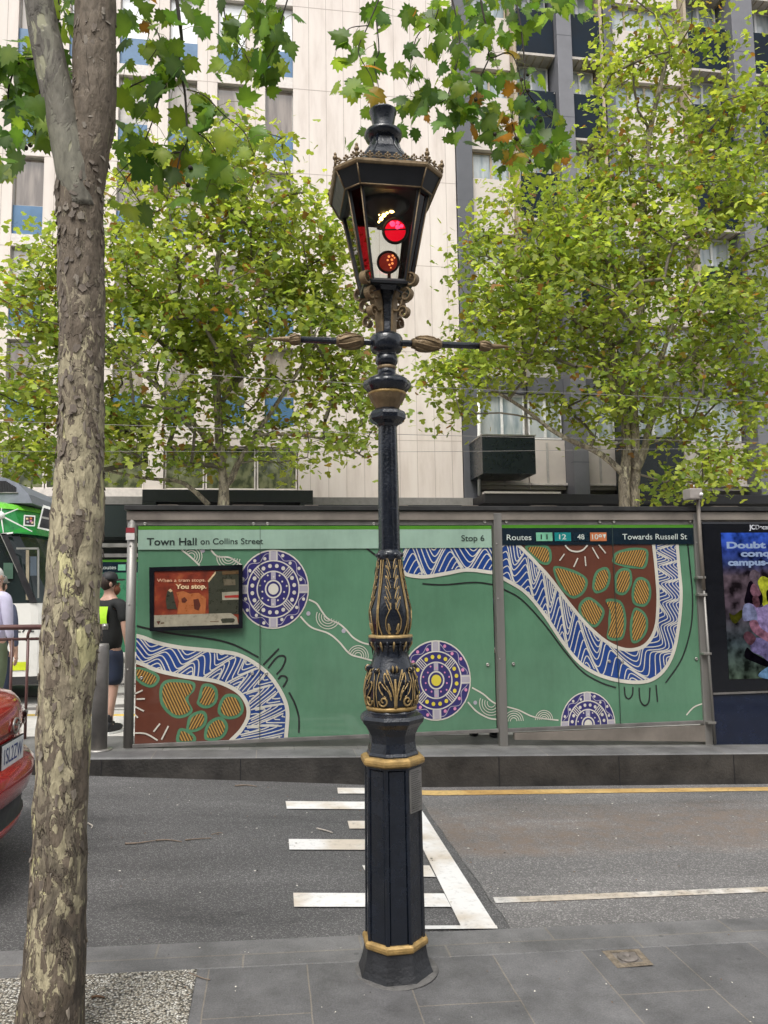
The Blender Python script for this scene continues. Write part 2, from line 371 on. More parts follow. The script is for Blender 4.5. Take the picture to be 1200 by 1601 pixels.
# back of the platform: pale tactile strip with a yellow edge
bb = MB(); tp = mat('pale_tactile_paving', (.56, .54, .5), .7, 0, .12, 9, .8, 60)
for (y0, y1, m_, dz) in ((8.1, 9.36, tp, .004), (9.36, 9.5, mat('yellow_edge', (.62, .42, .08), .6), .004)):
    vs = []
    for x in X: vs += [(x, y0, plat_z(x)+dz), (x, y1, plat_z(x)+dz)]
    bb.add(vs, [(2*i, 2*i+2, 2*i+3, 2*i+1) for i in range(len(X)-1)], m_)
struct(bb.build('platform_edge_paving', fix=False))
# track bed and far side, one sheet reaching to the facades and beyond
track_m = mat('pale_track_concrete', (.42, .4, .37), .75, 0, .16, 1.5, .3, 40)
sheet('ground', [-60, -20, -10, -3.2]+frange(-3, 14, 20)+[40, 60], [7.24, 9.5, 9.51, 15, 15.01, 90], lambda x, y: (plat_z(x)-.33 if y < 9.505 else (plat_z(x)-.30 if y < 15.005 else plat_z(x)-.02)), track_m)
bb = MB()
for y0 in (10.4, 11.83, 13.2, 14.6):
    for x0 in range(-30, 30, 4): bb.box(x0, x0+4, y0, y0+.06, plat_z(x0+2)-.33, plat_z(x0+2)-.29, steel_dull)
struct(bb.build('tram_tracks'))
# drain lid set in the paving, street litter
t = root('drain_cover', 'small worn drain cover with rusty rim set in the grey paving', 'drain cover', P(980, 1497, z=-.03))
zz = pave_z(1.57)+.004; bb = MB(); rim = mat('rusty_concrete_rim', (.16, .13, .095), .8, 0, .5, 25, .6, 80); lid = mat('worn_lid', (.17, .15, .135), .6, .3, .35, 20, .6, 60)
A = [Vector((p.x, p.y, zz)) for p in (PS(940, 1487, pave_z), PS(998, 1486, pave_z), PS(1022, 1511, pave_z), PS(965, 1514, pave_z))]; c = sum(A, Vector())/4
bb.add([c+(a-c)*1.0 for a in A]+[c+(a-c)*.62+Vector((0, 0, .003)) for a in A], [(0, 1, 5, 4), (1, 2, 6, 5), (2, 3, 7, 6), (3, 0, 4, 7)], rim); bb.build('rim', t, fix=False)
bb = MB(); bb.lathe([(.045, 0), (.045, .004), (.038, .007), (.012, .007), (.01, .003)], c+Vector((0, 0, .002)), lid, 20); bb.add([c+(a-c)*.62+Vector((0, 0, .0015)) for a in A], [(0, 1, 2, 3)], lid); bb.build('lid', t)
twm = mat('dry_twig', (.2, .155, .12), .8, 0, .3, 30, .5, 90)
twp = mat('pale_twig', (.42, .38, .33), .8, 0, .3, 30)
def twig(pts, r, fn, m_, label, cat='twig', grp=None):
    W = [PS(x, y, fn)+Vector((0, 0, r*1.1+.002)) for x, y in pts]; W = smooth_line(W, 4)
    b = MB(); b.tube(W, [r*(1-.5*i/len(W))*rnd.uniform(.8, 1.2) for i in range(len(W))], m_, 6)
    o = b.build('fallen_twig'); tag(o, label, cat, grp); return o
twig([(195, 1321), (215, 1320), (242, 1316)], .006, road_z, twm, 'left piece of the long broken twig lying on the dark asphalt')
twig([(243, 1316), (262, 1315), (284, 1318)], .006, road_z, twm, 'middle piece of the long broken twig lying on the dark asphalt')
twig([(289, 1315), (310, 1313), (330, 1312)], .005, road_z, twm, 'right piece of the long broken twig lying on the dark asphalt')
twig([(330, 1306), (342, 1303), (348, 1304)], .003, road_z, twm, 'small thin twig just beyond the long broken twig')
twig([(495, 1297), (508, 1300), (520, 1304)], .006, road_z, twp, 'short straight pale twig beside the second white stripe')
twig([(137, 1289), (144, 1293), (142, 1297)], .006, road_z, twp, 'short bent pale twig beside the plane trunk on the road')
twig([(367, 1230), (385, 1229), (401, 1231)], .006, road_z, twm, 'twig lying by the dark platform face')
twig([(295, 1523), (310, 1529), (318, 1532), (328, 1534)], .0035, pave_z, twm, 'forked dark twig on the paving at the gravel edge')
twig([(143, 1563), (152, 1561), (163, 1563)], .006, pave_z, mat('brown_leaf_litter', (.16, .09, .05), .8), 'small curled brown leaf lying on the gravel', 'leaf')
# fine litter: specks nobody could count
lit = MB(); cols = [mat('litter_pale', (.6, .57, .5), .8), mat('litter_brown', (.14, .08, .045), .8), mat('litter_dark', (.02, .018, .016), .8)]
for i in range(300):
    if i < 220: q = g(rnd.uniform(0, 1200), rnd.triangular(1232, 1450, 1240)); fn = road_z
    else: q = PS(rnd.uniform(140, 1200), rnd.uniform(1462, 1601), pave_z); fn = pave_z
    if fn is road_z and not (YN+.05 < q.y < YF-.03): continue
    s = rnd.uniform(.003, .008)*(1.3 if fn is road_z else .6); a = rnd.uniform(0, pi); z = fn(q.x, q.y)+.012 if fn is road_z else fn(q.x)+.006
    v = [(q.x+s*cos(a+k*pi/2)*rnd.uniform(.5, 1.4), q.y+s*sin(a+k*pi/2)*rnd.uniform(.5, 1.2), z+rnd.uniform(0, .004)) for k in range(4)]
    lit.add(v, [(0, 1, 2, 3)], cols[rnd.choice((0, 0, 1, 1, 2))])
o = lit.build('street_litter', fix=False); tag(o, 'scattered specks of leaf litter and grit on the road and paving', 'litter'); o['kind'] = 'stuff'

# ================================================================ THE STREET LAMP
LY = 3.40; L0 = P(618, 1525, y=LY); LX = L0.x
lamp = root('street_lamp', 'ornate black and gold cast iron street lamp standing in the middle of the picture', 'street lamp', (LX, LY, 0))
ZO = pave_z(LX)
def lz(py, cx=610): return P(cx, py, y=LY).z
def lr(py, hw, cx=612): return hw/FPX*depth(P(cx, py, y=LY))
def prof(rows): return [(lr(y, hw), lz(y)) for y, hw in rows]
C0 = (LX, LY, 0); OR = radians(22.5)
def octo(rows, m, parent=lamp, name='part', n=8, smooth=False, k=1.04):
    b = MB(); b.lathe([(r*k, z) for r, z in prof(rows)], C0, m, n, OR, smooth); return b.build(name, parent)
octo([(1536, 64), (1531, 64.5), (1519, 60), (1504, 54), (1490, 50), (1478, 48), (1468, 47)], iron2, name='base_flare')
bolt = MB()
q = P(675, 1527, y=LY-.05); bolt.ell(q, (.012, .01, .008), iron, 8, 6); bolt.build('bolt', lamp)
mud = MB(); mud.lathe([(.182, ZO+.001), (.178, ZO+.004), (.17, ZO+.006), (.15, ZO+.006)], C0, mat('mortar_skirt', (.1, .096, .092), .8, 0, .3, 20, .5, 60), 40, cap=False); mud.build('mortar_collar', lamp)
# panelled shaft
bm = bmesh.new(); (r1, z1), (r0, z0) = prof([(1192, 43.5), (1466, 46.5)]); r0 *= 1.04; r1 *= 1.04
B0 = [bm.verts.new((LX+r0*cos(OR+k*pi/4), LY+r0*sin(OR+k*pi/4), z0)) for k in range(8)]
B1 = [bm.verts.new((LX+r1*cos(OR+k*pi/4), LY+r1*sin(OR+k*pi/4), z1)) for k in range(8)]
fs = [bm.faces.new((B0[k], B0[(k+1) % 8], B1[(k+1) % 8], B1[k])) for k in range(8)]
bm.faces.new(B1); bmesh.ops.recalc_face_normals(bm, faces=bm.faces)
bmesh.ops.inset_individual(bm, faces=fs, thickness=.015, depth=0); bmesh.ops.inset_individual(bm, faces=fs, thickness=.005, depth=-.008)
bmesh.ops.inset_individual(bm, faces=fs, thickness=.004, depth=.003)
b = MB(); b.bm(bm, iron); b.build('panelled_shaft', lamp)
def ring(y0, y1, hw, m, name='gold_ring', n=8, smooth=False):
    z0, z1 = lz(y1), lz(y0); h = z1-z0; R = lr((y0+y1)/2, hw)*1.04
    b = MB(); b.lathe([(R-h*.75, z0), (R-h*.3, z0+h*.05), (R-h*.05, z0+h*.25), (R, z0+h*.5), (R-h*.05, z0+h*.75), (R-h*.3, z0+h*.95), (R-h*.75, z1)], C0, m, n, OR, smooth); return b.build(name, lamp)
ring(1459, 1474, 51, gold); ring(1178, 1193, 49.5, gold)
# data plate on the right front face
a0 = OR-pi/2; a1 = a0+pi/4
p0 = Vector((cos(-pi/2+OR), sin(-pi/2+OR), 0)); p1 = Vector((cos(-pi/2+OR+pi/4), sin(-pi/2+OR+pi/4), 0)); nrm = (p0+p1).normalized()
def onface(u, z, lift=.002):
    t = (z-z0)/(z1-z0); R = r0+(r1-r0)*t; e = p0*R*(1-u)+p1*R*u; return Vector((LX, LY, z))+e+nrm*lift
zt, zb = lz(1196), lz(1262); b = MB(); pm = mat('engraved_plate', (.27, .26, .245), .35, .7, .15, 20)
b.add([onface(.06, zt, .006), onface(.94, zt, .006), onface(.94, zb, .006), onface(.06, zb, .006)]+[onface(.06, zt, .0), onface(.94, zt, 0), onface(.94, zb, 0), onface(.06, zb, 0)], [(0, 1, 2, 3), (0, 4, 5, 1), (1, 5, 6, 2), (2, 6, 7, 3), (3, 7, 4, 0)], pm)
pl = b.build('data_plate', lamp); b = MB()
dk = mat('plate_ink', (.06, .06, .06), .6)
for i in range(19):
    z = zt-.01-(zt-zb-.02)*i/18.; e = rnd.uniform(.6, .88); u = .13
    while u < e:
        w_ = rnd.uniform(.04, .13); b.add([onface(u, z, .0072), onface(min(e, u+w_), z, .0072), onface(min(e, u+w_), z-.0028, .0072), onface(u, z-.0028, .0072)], [(0, 1, 2, 3)], dk); u += w_+.03
b.build('engraving', pl, fix=False)
# octagonal vase
octo([(1181, 40), (1176, 40), (1172, 38), (1158, 35), (1146, 36), (1134, 42), (1127, 48), (1121, 49.5), (1116, 47), (1111, 39), (1108, 37)], iron, name='vase')
ring(1101, 1109, 38.5, gold, 'gold_ring', 32, True)
# ornamented baluster, lower
LOW = [(1104, 37), (1098, 39.5), (1088, 41), (1076, 41.5), (1062, 39.5), (1050, 36), (1040, 32.5), (1030, 29), (1020, 26.5), (1012, 27), (1006, 29)]
UP = [(996, 27), (990, 27.5), (980, 30.5), (968, 32.5), (955, 32), (940, 29), (925, 26), (910, 23), (895, 20.5), (880, 18.5), (872, 17.5)]
def rad(rows, z):
    pr = sorted([(q[1], q[0]) for q in prof(rows)])
    for (a, ra), (c, rc) in zip(pr, pr[1:]):
        if a <= z <= c: return ra+(rc-ra)*(z-a)/(c-a)
    return pr[0][1] if z < pr[0][0] else pr[-1][1]
def on(rows, th, py, lift=.003):
    z = lz(py); r = rad(rows, z)+lift; return Vector((LX+r*cos(th), LY+r*sin(th), z))
def orn(b, rows, th0, pts, w, m, lift=.002, sx=1):        # pts: (angle offset in deg, py)
    b.tube([on(rows, th0+radians(a*sx), y, lift) for a, y in [tuple(p)[:2] for p in smooth_line([(a, y, 0) for a, y in pts], 6)]], w, m, 6)
gold, gold_b = mat('ornament_gold', (.34, .235, .1), .42, .35, .35, 40, .3, 140), gold
bo = MB(); bi = MB(); bi.lathe(prof(LOW), C0, iron, 40)
for k in range(4):
    th = -pi/2+k*pi/2
    for sx in (-1, 1):
        orn(bo, LOW, th, [(2, 1102), (3, 1085), (8, 1070), (17, 1056), (24, 1049), (25, 1056), (22, 1064), (14, 1074), (8, 1084)], .0028, gold, .004, sx)
        orn(bo, LOW, th, [(9, 1090), (14, 1078), (24, 1070), (33, 1062), (36, 1068), (30, 1078), (20, 1086)], .0028, gold, .004, sx)
        orn(bo, LOW, th, [(4, 1080), (7, 1066), (15, 1050), (20, 1044), (17, 1052)], .0024, gold, .003, sx)
        for t_ in (10, 18, 27): orn(bi, LOW, th, [(t_-3, 1084), (t_+1, 1070), (t_+4, 1060)], .004, iron, .003, sx)
        sp = [(26+cos(i*.55)*(11-i*.62)*1.0, 1091+sin(i*.55)*(9-i*.52)) for i in range(15)]
        orn(bo, LOW, th, sp, .0042, gold, .004, sx)
        orn(bo, LOW, th, [(40, 1102), (42, 1080), (41, 1062), (38, 1048)], .0022, gold, .003, sx)
    orn(bo, LOW, th, [(0, 1102), (0, 1085), (0, 1070), (0, 1058)], .0055, gold, .002)
low = bi.build('lower_baluster', lamp); bo.build('gold_acanthus', low)
for k in range(4):                                       # volutes, ribbed rolls under the neck
    vol = MB(); th = -pi/2+k*pi/2; e = Vector((cos(th), sin(th), 0)); s_ = Vector((-sin(th), cos(th), 0))
    c = on(LOW, th, 1043, .008)
    for j in range(-2, 3):
        cc = c+s_*(j*.0085)-e*abs(j)*.0016
        T = Matrix((s_, e, Vector((0, 0, 1)))).transposed()
        vol.ell(cc, (.0048, .015, .0175-abs(j)*.0016), gold if j % 2 else iron, 10, 8, T)
    vol.build('volute', low); vol = MB(); th += pi/4; e = Vector((cos(th), sin(th), 0)); s_ = Vector((-sin(th), cos(th), 0)); c = on(LOW, th, 1045, .012)
    T = Matrix((s_, e, Vector((0, 0, 1)))).transposed(); vol.ell(c, (.012, .013, .014), iron, 12, 8, T)
    for sgn in (-1, 1): vol.tube([c+s_*.0125*sgn+e*cos(i*.6)*(.012-i*.0011)+Vector((0, 0, sin(i*.6)*(.012-i*.0011))) for i in range(10)], .0016, gold, 5)
    vol.build('volute', low)
# cap with hanging husks
CAP = [(1006, 29.5), (1004, 33), (1000, 35), (996, 34.5), (994, 31), (993, 27)]
b = MB(); b.lathe(prof(CAP), C0, iron, 40); b.lathe(prof([(996, 34.5), (994.5, 35), (992.5, 34), (991.5, 30)]), C0, gold, 40); cap = b.build('neck_cap', lamp)
b = MB()
for k in range(20):
    th = 2*pi*k/20; lw = 1017 if k % 2 else 1024; w_ = .0042
    b.tube([on(LOW, th, 1000, .011), on(LOW, th, 1006, .011), on(LOW, th, 1012, .006), on(LOW, th, lw, .002)], [w_, w_*1.2, w_*.9, w_*.3], gold if k % 2 else iron, 6)
b.build('gold_husk', cap)
# upper baluster leaves
b = MB(); b2 = MB(); b2.lathe(prof(UP), C0, iron, 40)
for k in range(4):
    th = -pi/2+k*pi/2
    for sx in (-1, 1):
        orn(b, UP, th, [(13, 990), (20, 982), (21, 970), (16, 960), (8, 950), (7, 942)], .0024, gold, .003, sx)
        orn(b, UP, th, [(9, 984), (14, 974), (13, 986), (9, 990)], .0034, gold, .002, sx)
        for y in (948, 932, 916, 900, 886):
            orn(b, UP, th, [(6, y+4), (10, y-4), (18, y-12), (25, y-15), (19, y-5), (11, y+6)], .0021, gold, .003, sx)
            orn(b2, UP, th, [(9, y+3), (15, y-4), (22, y-11)], .0042, iron, .002, sx)
        orn(b, UP, th, [(36, 992), (42, 975), (43, 950), (42, 920), (40, 890), (38, 876)], .0028, gold, .003, sx)
up = b2.build('upper_baluster', lamp); b.build('gold_leaf_lines', up)
b = MB()
for k in range(8):
    th = -pi/2+pi/8+k*pi/4; c = on(UP, th, 868, .003); b.ell(c, (.012, .012, .012), iron, 10, 8)
b.lathe(prof([(878, 19), (870, 20), (864, 19), (860, 17)]), C0, iron, 24); b.build('bud_collar', lamp)
gold = gold_b
# column with rounded flutes
b = MB(); rows = prof([(866, 17), (760, 16.2), (665, 14.5)]); n = 48; vs = []; fs = []
for r, z in rows:
    for k in range(n):
        a = 2*pi*k/n; rr = r*(.93+.075*abs(cos(a*4))); vs.append((LX+rr*cos(a), LY+rr*sin(a), z))
for i in range(2):
    for k in range(n): fs.append((i*n+k, i*n+(k+1) % n, (i+1)*n+(k+1) % n, (i+1)*n+k))
b.add(vs, fs, iron, True); b.build('column', lamp)
octo([(668, 15), (664, 17.5), (660, 25), (656, 28), (650, 28.5), (645, 26), (642, 20), (640, 18)], iron, name='lower_collar')
octo([(641, 16.5), (634, 20), (626, 25), (620, 28), (617, 29)], brass, name='gilt_bell', n=16)
# lobed dish
b = MB(); n = 64; vs = []; fs = []; rows = [(617, 24), (613, 31), (606, 37), (601, 38), (597, 36), (592, 28), (588, 19), (586, 15)]
for i, (y, hw) in enumerate(rows):
    for k in range(n):
        a = 2*pi*k/n; lob = 1-(.07 if 1 <= i <= 5 else 0)*(1-abs(cos(a*4+.4))); r = lr(y, hw)*lob; vs.append((LX+r*cos(a), LY+r*sin(a), lz(y)))
for i in range(len(rows)-1):
    for k in range(n): fs.append((i*n+k, i*n+(k+1) % n, (i+1)*n+(k+1) % n, (i+1)*n+k))
b.add(vs, fs, iron, True); b.build('lobed_dish', lamp)
ring(614, 620, 29, gold, 'gold_ring', 32, True); ring(572, 580, 14.5, brass, 'gold_ring', 32, True)
octo([(592, 14.5), (582, 13.5), (574, 13)], iron, name='neck', n=24, smooth=True)
octo([(574, 12.5), (569, 16), (566, 17), (558, 16.5), (556, 14), (551, 16), (550, 22), (545, 24.5), (530, 24.5), (526, 22), (522, 15), (518, 12)], iron, name='hub', n=24, smooth=True)
# cross bar
zb = lz(536)
bar = MB(); xl = P(423, 530, y=LY).x-LX; xr = P(797, 543, y=LY).x-LX
bar.tube([(LX+xl*.8, LY, zb), (LX+xr*.8, LY, zb)], .0155, iron, 12)
bar = bar.build('ladder_bar', lamp)
for sx, xe in ((-1, -xl), (1, xr)):
    b = MB(); F = lambda t, r: (LX+sx*xe*t, r)
    pr = [(.20, .022), (.23, .027), (.27, .033), (.32, .036), (.37, .033), (.40, .024), (.42, .026), (.44, .018)]
    b.tube([(LX+sx*xe*t, LY, zb) for t, r in pr], [r for t, r in pr], brass, 14)
    for k in range(8):
        a = k*pi/4; b.tube([(LX+sx*xe*t, LY+cos(a+t*4)*(r+.001), zb+sin(a+t*4)*(r+.001)) for t, r in pr[1:7]], .004, brass, 5)
    b.build('gilt_boss', bar)
    b = MB(); pr = [(.74, .012), (.755, .021), (.79, .024), (.825, .019), (.84, .0135), (.87, .013), (.93, .009), (1., .003)]
    b.tube([(LX+sx*xe*t, LY, zb) for t, r in pr], [r for t, r in pr], brass, 12)
    for k in range(6):
        a = k*pi/3; b.tube([(LX+sx*xe*t, LY+cos(a+t*6)*(r+.001), zb+sin(a+t*6)*(r+.001)) for t, r in pr[1:5]], .0035, brass, 5)
    b.build('finial', bar)
# scroll brackets under the lantern
ZL = 2.985                                               # lantern floor
zh = lz(522)
b = MB(); b.lathe([(.045, zh-.02), (.036, zh), (.03, zh+.05), (.034, zh+.13), (.05, zh+.19), (.085, ZL-.03), (.1, ZL-.01), (.1, ZL)], C0, iron, 8, OR, False); b.build('lantern_stem', lamp)
def scroll(r0, z0, r, t0, t1, e, w, m, b, n=20, sgn=1, y0=0):
    s_ = Vector((-e.y, e.x, 0)); pts = []
    for i in range(n+1):
        t = i/n; a = t0+(t1-t0)*t; rr = r*(1-.72*t); pts.append(Vector((LX, LY, 0))+e*(r0+rr*cos(a))+Vector((0, 0, z0+rr*sin(a))))
    ribbon(pts, s_, w, m, b)
def ribbon(pts, s_, w, m, b, th=.0035):
    N_ = len(pts); vs = []
    for i, p in enumerate(pts):
        t = (pts[min(i+1, N_-1)]-pts[max(0, i-1)]).normalized(); nn = t.cross(s_).normalized(); ww = w*(1 if i < N_*.7 else .85)
        vs += [p+s_*ww+nn*th, p-s_*ww+nn*th, p-s_*ww-nn*th, p+s_*ww-nn*th]
    fs = [(0, 1, 2, 3), tuple(4*(N_-1)+k for k in (3, 2, 1, 0))]
    for i in range(N_-1):
        for k in range(4): fs.append((4*i+k, 4*i+(k+1) % 4, 4*i+4+(k+1) % 4, 4*i+4+k))
    b.add(vs, fs, m, False)
for k in range(4):
    th = -pi/2+pi/4+k*pi/2; e = Vector((cos(th), sin(th), 0)); s_ = Vector((-sin(th), cos(th), 0)); b = MB()
    base = Vector((LX, LY, 0)); w_ = .016
    pts = smooth_line([base+e*r+Vector((0, 0, z)) for r, z in ((.042, zh-.005), (.046, zh+.07), (.05, zh+.13), (.066, zh+.18), (.095, zh+.225), (.125, ZL+.0), (.15, ZL+.03))], 5)
    ribbon(pts, s_, w_, brass, b, .005)
    scroll(.148, ZL+.006, .034, pi*.6, -pi*1.5, e, w_, brass, b)
    scroll(.118, zh+.155, .036, pi*.75, -pi*1.5, e, w_*.9, brass, b)
    scroll(.102, zh+.075, .03, pi*.65, -pi*1.55, e, w_*.9, brass, b)
    pts = smooth_line([base+e*r+Vector((0, 0, z)) for r, z in ((.05, zh+.1), (.075, zh+.09), (.09, zh+.105), (.1, zh+.13), (.105, zh+.16))], 4); ribbon(pts, s_, w_*.9, brass, b)
    for q in ((.075, zh+.15), (.13, zh+.2)): b.ell(base+e*q[0]+Vector((0, 0, q[1])), (.012, .012, .008), brass, 8, 6)
    b.build('scroll_bracket', lamp)
# lantern: chamfered square, wider at the top
def cham(h, c, z):
    pts = [(-h+c, -h), (h-c, -h), (h, -h+c), (h, h-c), (h-c, h), (-h+c, h), (-h, h-c), (-h, -h+c)]
    return [Vector((LX+x, LY+y, z)) for x, y in pts]
def loft(secs, m, b, caps=(1, 1), smooth=False):
    vs = [p for s_ in secs for p in s_]; fs = []
    for i in range(len(secs)-1):
        for k in range(8): fs.append((i*8+k, i*8+(k+1) % 8, (i+1)*8+(k+1) % 8, (i+1)*8+k))
    if caps[0]: fs.append(tuple(range(7, -1, -1)))
    if caps[1]: fs.append(tuple((len(secs)-1)*8+k for k in range(8)))
    b.add(vs, fs, m, smooth)
ZT = 3.39; ZE = 3.468; hb, cb_, ht, ct = .103, .03, .178, .05
iron_l = mat('lantern_iron', (.008, .009, .012), .4, 0, .3, 12, coat=.1)
b = MB(); loft([cham(hb+.008, cb_, ZL-.012), cham(hb+.01, cb_, ZL), cham(hb+.002, cb_, ZL+.012)], iron_l, b)
fl = b.build('lantern_floor', lamp)
fr = MB(); A = cham(hb, cb_, ZL); T = cham(ht, ct, ZT)
for k in range(8): fr.tube([A[k], T[k]], .0095, iron_l, 4, smooth=False)
for f_ in (0, 1): Q = (A, T)[f_]; [fr.tube([Q[k], Q[(k+1) % 8]], .008, iron_l, 4, smooth=False) for k in range(8)]
lant = fr.build('lantern_frame', lamp)
b = MB()
for k in range(8):
    d = (T[k]-Vector((LX, LY, ZT))).normalized()*.0105
    b.tube([A[k]+d, T[k]+d], .0032, brass, 6)
b.build('brass_bead', lant)
clear = glass('lantern_glass', (.86, .88, .86), .16); redg = glass('red_glass', (.32, .01, .015), .12)
for k in range(8):
    b = MB(); a, c = A[k], A[(k+1) % 8]; d, e = T[k], T[(k+1) % 8]; b.add([a, c, e, d], [(0, 1, 2, 3)], clear if k % 2 == 0 else redg)
    b.build('glass_pane' if k % 2 == 0 else 'red_glass_pane', lant, fix=False)
# skirt / cornice
b = MB(); loft([cham(.178, .05, ZT-.01), cham(.198, .062, ZT-.006), cham(.236, .082, ZE-.004)], iron_l, b, (0, 0)); loft([cham(.17, .048, ZT+.004), cham(.228, .08, ZE-.008)], iron_l, b, (1, 1)); sk = b.build('cornice', lamp)
b = MB()
for hh, cc, zz_, rr in ((.199, .062, ZT-.004, .004), (.243, .086, ZE+.002, .0)):
    Q = cham(hh, cc, zz_)
    if rr: [b.tube([Q[k], Q[(k+1) % 8]], rr, brass, 6) for k in range(8)]
loft([cham(.241, .085, ZE-.008), cham(.246, .087, ZE), cham(.246, .087, ZE+.012), cham(.238, .084, ZE+.016)], brass, b)
Q0 = cham(.2, .063, ZT-.003); Q1 = cham(.238, .083, ZE-.006)
for k in range(8): b.tube([Q0[k], Q1[k]], .0035, brass, 6)
b.build('brass_edging', sk)
# roof: concave ogee
zr = lz(226)+.02
b = MB(); pr = [(.236, .083, ZE+.014), (.2, .074, ZE+.03), (.15, .056, ZE+.075), (.1, .038, ZE+.135), (.07, .027, ZE+.19), (.056, .022, zr)]
loft([cham(*p) for p in pr], iron, b, (1, 1)); rf = b.build('lantern_roof', lamp); b = MB()
for k in range(8): b.tube([cham(*p)[k] for p in pr], .0055, iron, 6)
b.build('roof_rib', rf)
b = MB(); Q = cham(.243, .086, ZE+.016)
def trefoil(p, s):
    b.tube([p, p+Vector((0, 0, s*1.0))], s*.13, brass, 5)
    for dx, dz in ((-.42, .75), (.42, .75), (0, 1.15)):
        dirv = dd*dx*s; b.ell(p+dirv+Vector((0, 0, dz*s)), (s*.26,)*3, brass, 7, 5)
for k in range(8):
    a, c = Q[k], Q[(k+1) % 8]; dd = (c-a).normalized(); L_ = (c-a).length; n_ = max(2, round(L_/.037))
    for i in range(n_): trefoil(a+(c-a)*((i+.5)/n_), .022)
    pts = []
    for i in range(n_*6+1):
        t = i/(n_*6); pts.append(a+(c-a)*t+Vector((0, 0, .010*abs(sin(t*n_*pi+pi/2)))))
    b.tube(pts, .003, brass, 5)
    b.tube([a, a+Vector((0, 0, .03))], .006, brass, 6); b.ell(a+Vector((0, 0, .035)), (.012,)*3, brass, 8, 6); b.ell(a+Vector((0, 0, .052)), (.007, .007, .01), brass, 8, 6)
b.build('cresting', rf)
zc = lambda y: P(603, y, y=LY-.06).z
b = MB(); R_ = lambda hw, y=200: lr(y, hw)
b.lathe([(R_(20), zc(228)), (R_(20), zc(222)), (R_(18), zc(220)), (R_(19), zc(217)), (R_(17.5), zc(214)), (R_(22), zc(211)), (R_(28), zc(206)), (R_(29.5), zc(202)), (R_(29.5), zc(199)), (R_(27), zc(196)), (R_(17), zc(195)), (R_(16), zc(193)), (R_(17.5), zc(180)), (R_(20), zc(168)), (R_(21.5), zc(165)), (R_(21.5), zc(163)), (R_(18), zc(162)), (R_(16), zc(170))], C0, iron, 40)
b.build('chimney', lamp)
# inside: two red signal lenses and the lit bulbs
gd = Vector((-LX, -LY, -1.2)).normalized(); 
redl = mat('red_lens', (.5, .0, .02), .2, 0, 0, emis=(.8, .0, .015), es=.6); redd = mat('dim_red_lens', (.16, .02, .015), .2, 0, .2, emis=(.3, .02, .01), es=.3)
def disc(px, py, yy, r, m, ringm, name):
    c = P(px, py, y=yy); f = (Vector((0, 0, EYE))-c); f.z *= .35; f.normalize(); u = f.cross(Vector((0, 0, 1))).normalized(); v = u.cross(f)
    b = MB(); n = 28; T_ = Matrix((u, v, f)).transposed()
    vs = [c+T_ @ Vector((r*cos(2*pi*k/n), r*sin(2*pi*k/n), 0)) for k in range(n)]+[c+T_ @ Vector((0, 0, .008))]
    b.add(vs, [(k, (k+1) % n, n) for k in range(n)], m, True); o = b.build(name, lamp, fix=False)
    b = MB(); b.tube([c+T_ @ Vector((r*1.08*cos(2*pi*k/n), r*1.08*sin(2*pi*k/n), 0)) for k in range(n+1)], r*.14, ringm, 8)
    b.lathe([(0, 0), (r*.05, 0)], (0, 0, 0), ringm, 3); b.build('lens_ring', o); return c, T_, o
c1, T1, o1 = disc(617.5, 361, LY-.03, .051, redl, iron_l, 'red_lens')
b = MB()                                                  # divider and the hot spots of the lamp behind it
b.tube([c1+T1 @ Vector((-.052, .004, .008)), c1+T1 @ Vector((.052, .004, .008))], .0035, iron_l, 6)
b.build('lens_bar', o1)
b = MB(); hot = mat('red_hot_spot', (1, .05, .1), .3, 0, 0, emis=(1, .03, .09), es=2.2)
for dx, dy, r in ((-.03, .02, .009), (-.012, .014, .012), (.012, .03, .014), (-.012, .034, .009)): b.ell(c1+T1 @ Vector((dx, dy, .007)), (r, r*.4, r), hot, 10, 6)
b.build('lamp_reflection', o1)
c2, T2, o2 = disc(606.5, 410, LY+.05, .045, redd, iron_l, 'dim_red_lens')
b = MB(); warm = mat('warm_bulb', (1, .6, .3), .4, 0, 0, emis=(1, .3, .08), es=.8)
for dx, dy, r in ((-.022, .028, .0055), (-.004, .024, .006), (-.018, .009, .006), (.002, .008, .005), (-.02, -.008, .006), (-.006, -.014, .005), (-.03, .018, .004), (-.012, -.028, .004)): b.ell(c2+T2 @ Vector((dx, dy, .008)), (r, r*.4, r), warm, 8, 6)
b.build('bulb_glow', o2)
hotm = mat('lit_filament', (1, .8, .4), .4, 0, 0, emis=(1, .62, .2), es=6.)
b = MB()
for px, py, r, sx_ in ((595.5, 342, .0095, 1.0), (600, 336.5, .0085, 1.2), (605, 333, .005, 1.4), (612, 331, .006, 2.0), (592, 347, .005, 1), (592.5, 336, .0035, 1)): b.ell(P(px, py, y=LY-.06), (r*sx_, r, r), hotm, 12, 8)
b.build('lit_bulb', lamp)
b = MB()
b.tube([P(590, 357, y=LY), P(596, 358, y=LY-.02)], .006, iron_l, 6); b.tube([P(630, 413, y=LY+.05), P(622, 412, y=LY+.05)], .006, iron_l, 6)
b.tube([P(600, 356, y=LY-.0), P(575, 353, y=LY)], .005, iron_l, 6); b.tube([P(626, 410, y=LY+.05), P(640, 408, y=LY+.05)], .005, iron_l, 6)
b.tube([P(608, 442, y=LY), P(608, 428, y=LY+.03)], .008, iron_l, 8); b.lathe([(.045, ZT-.08), (.06, ZT-.05), (.1, ZT-.02), (.12, ZT)], C0, iron_l, 20)
b.tube([P(606, 320, y=LY), P(604, 300, y=LY)], .012, iron_l, 8)
b.build('lens_holder', lamp)
pl_ = bpy.data.lights.new('lantern_bulb', 'POINT'); pl_.energy = 1.2; pl_.color = (1, .6, .25); pl_.shadow_soft_size = .02
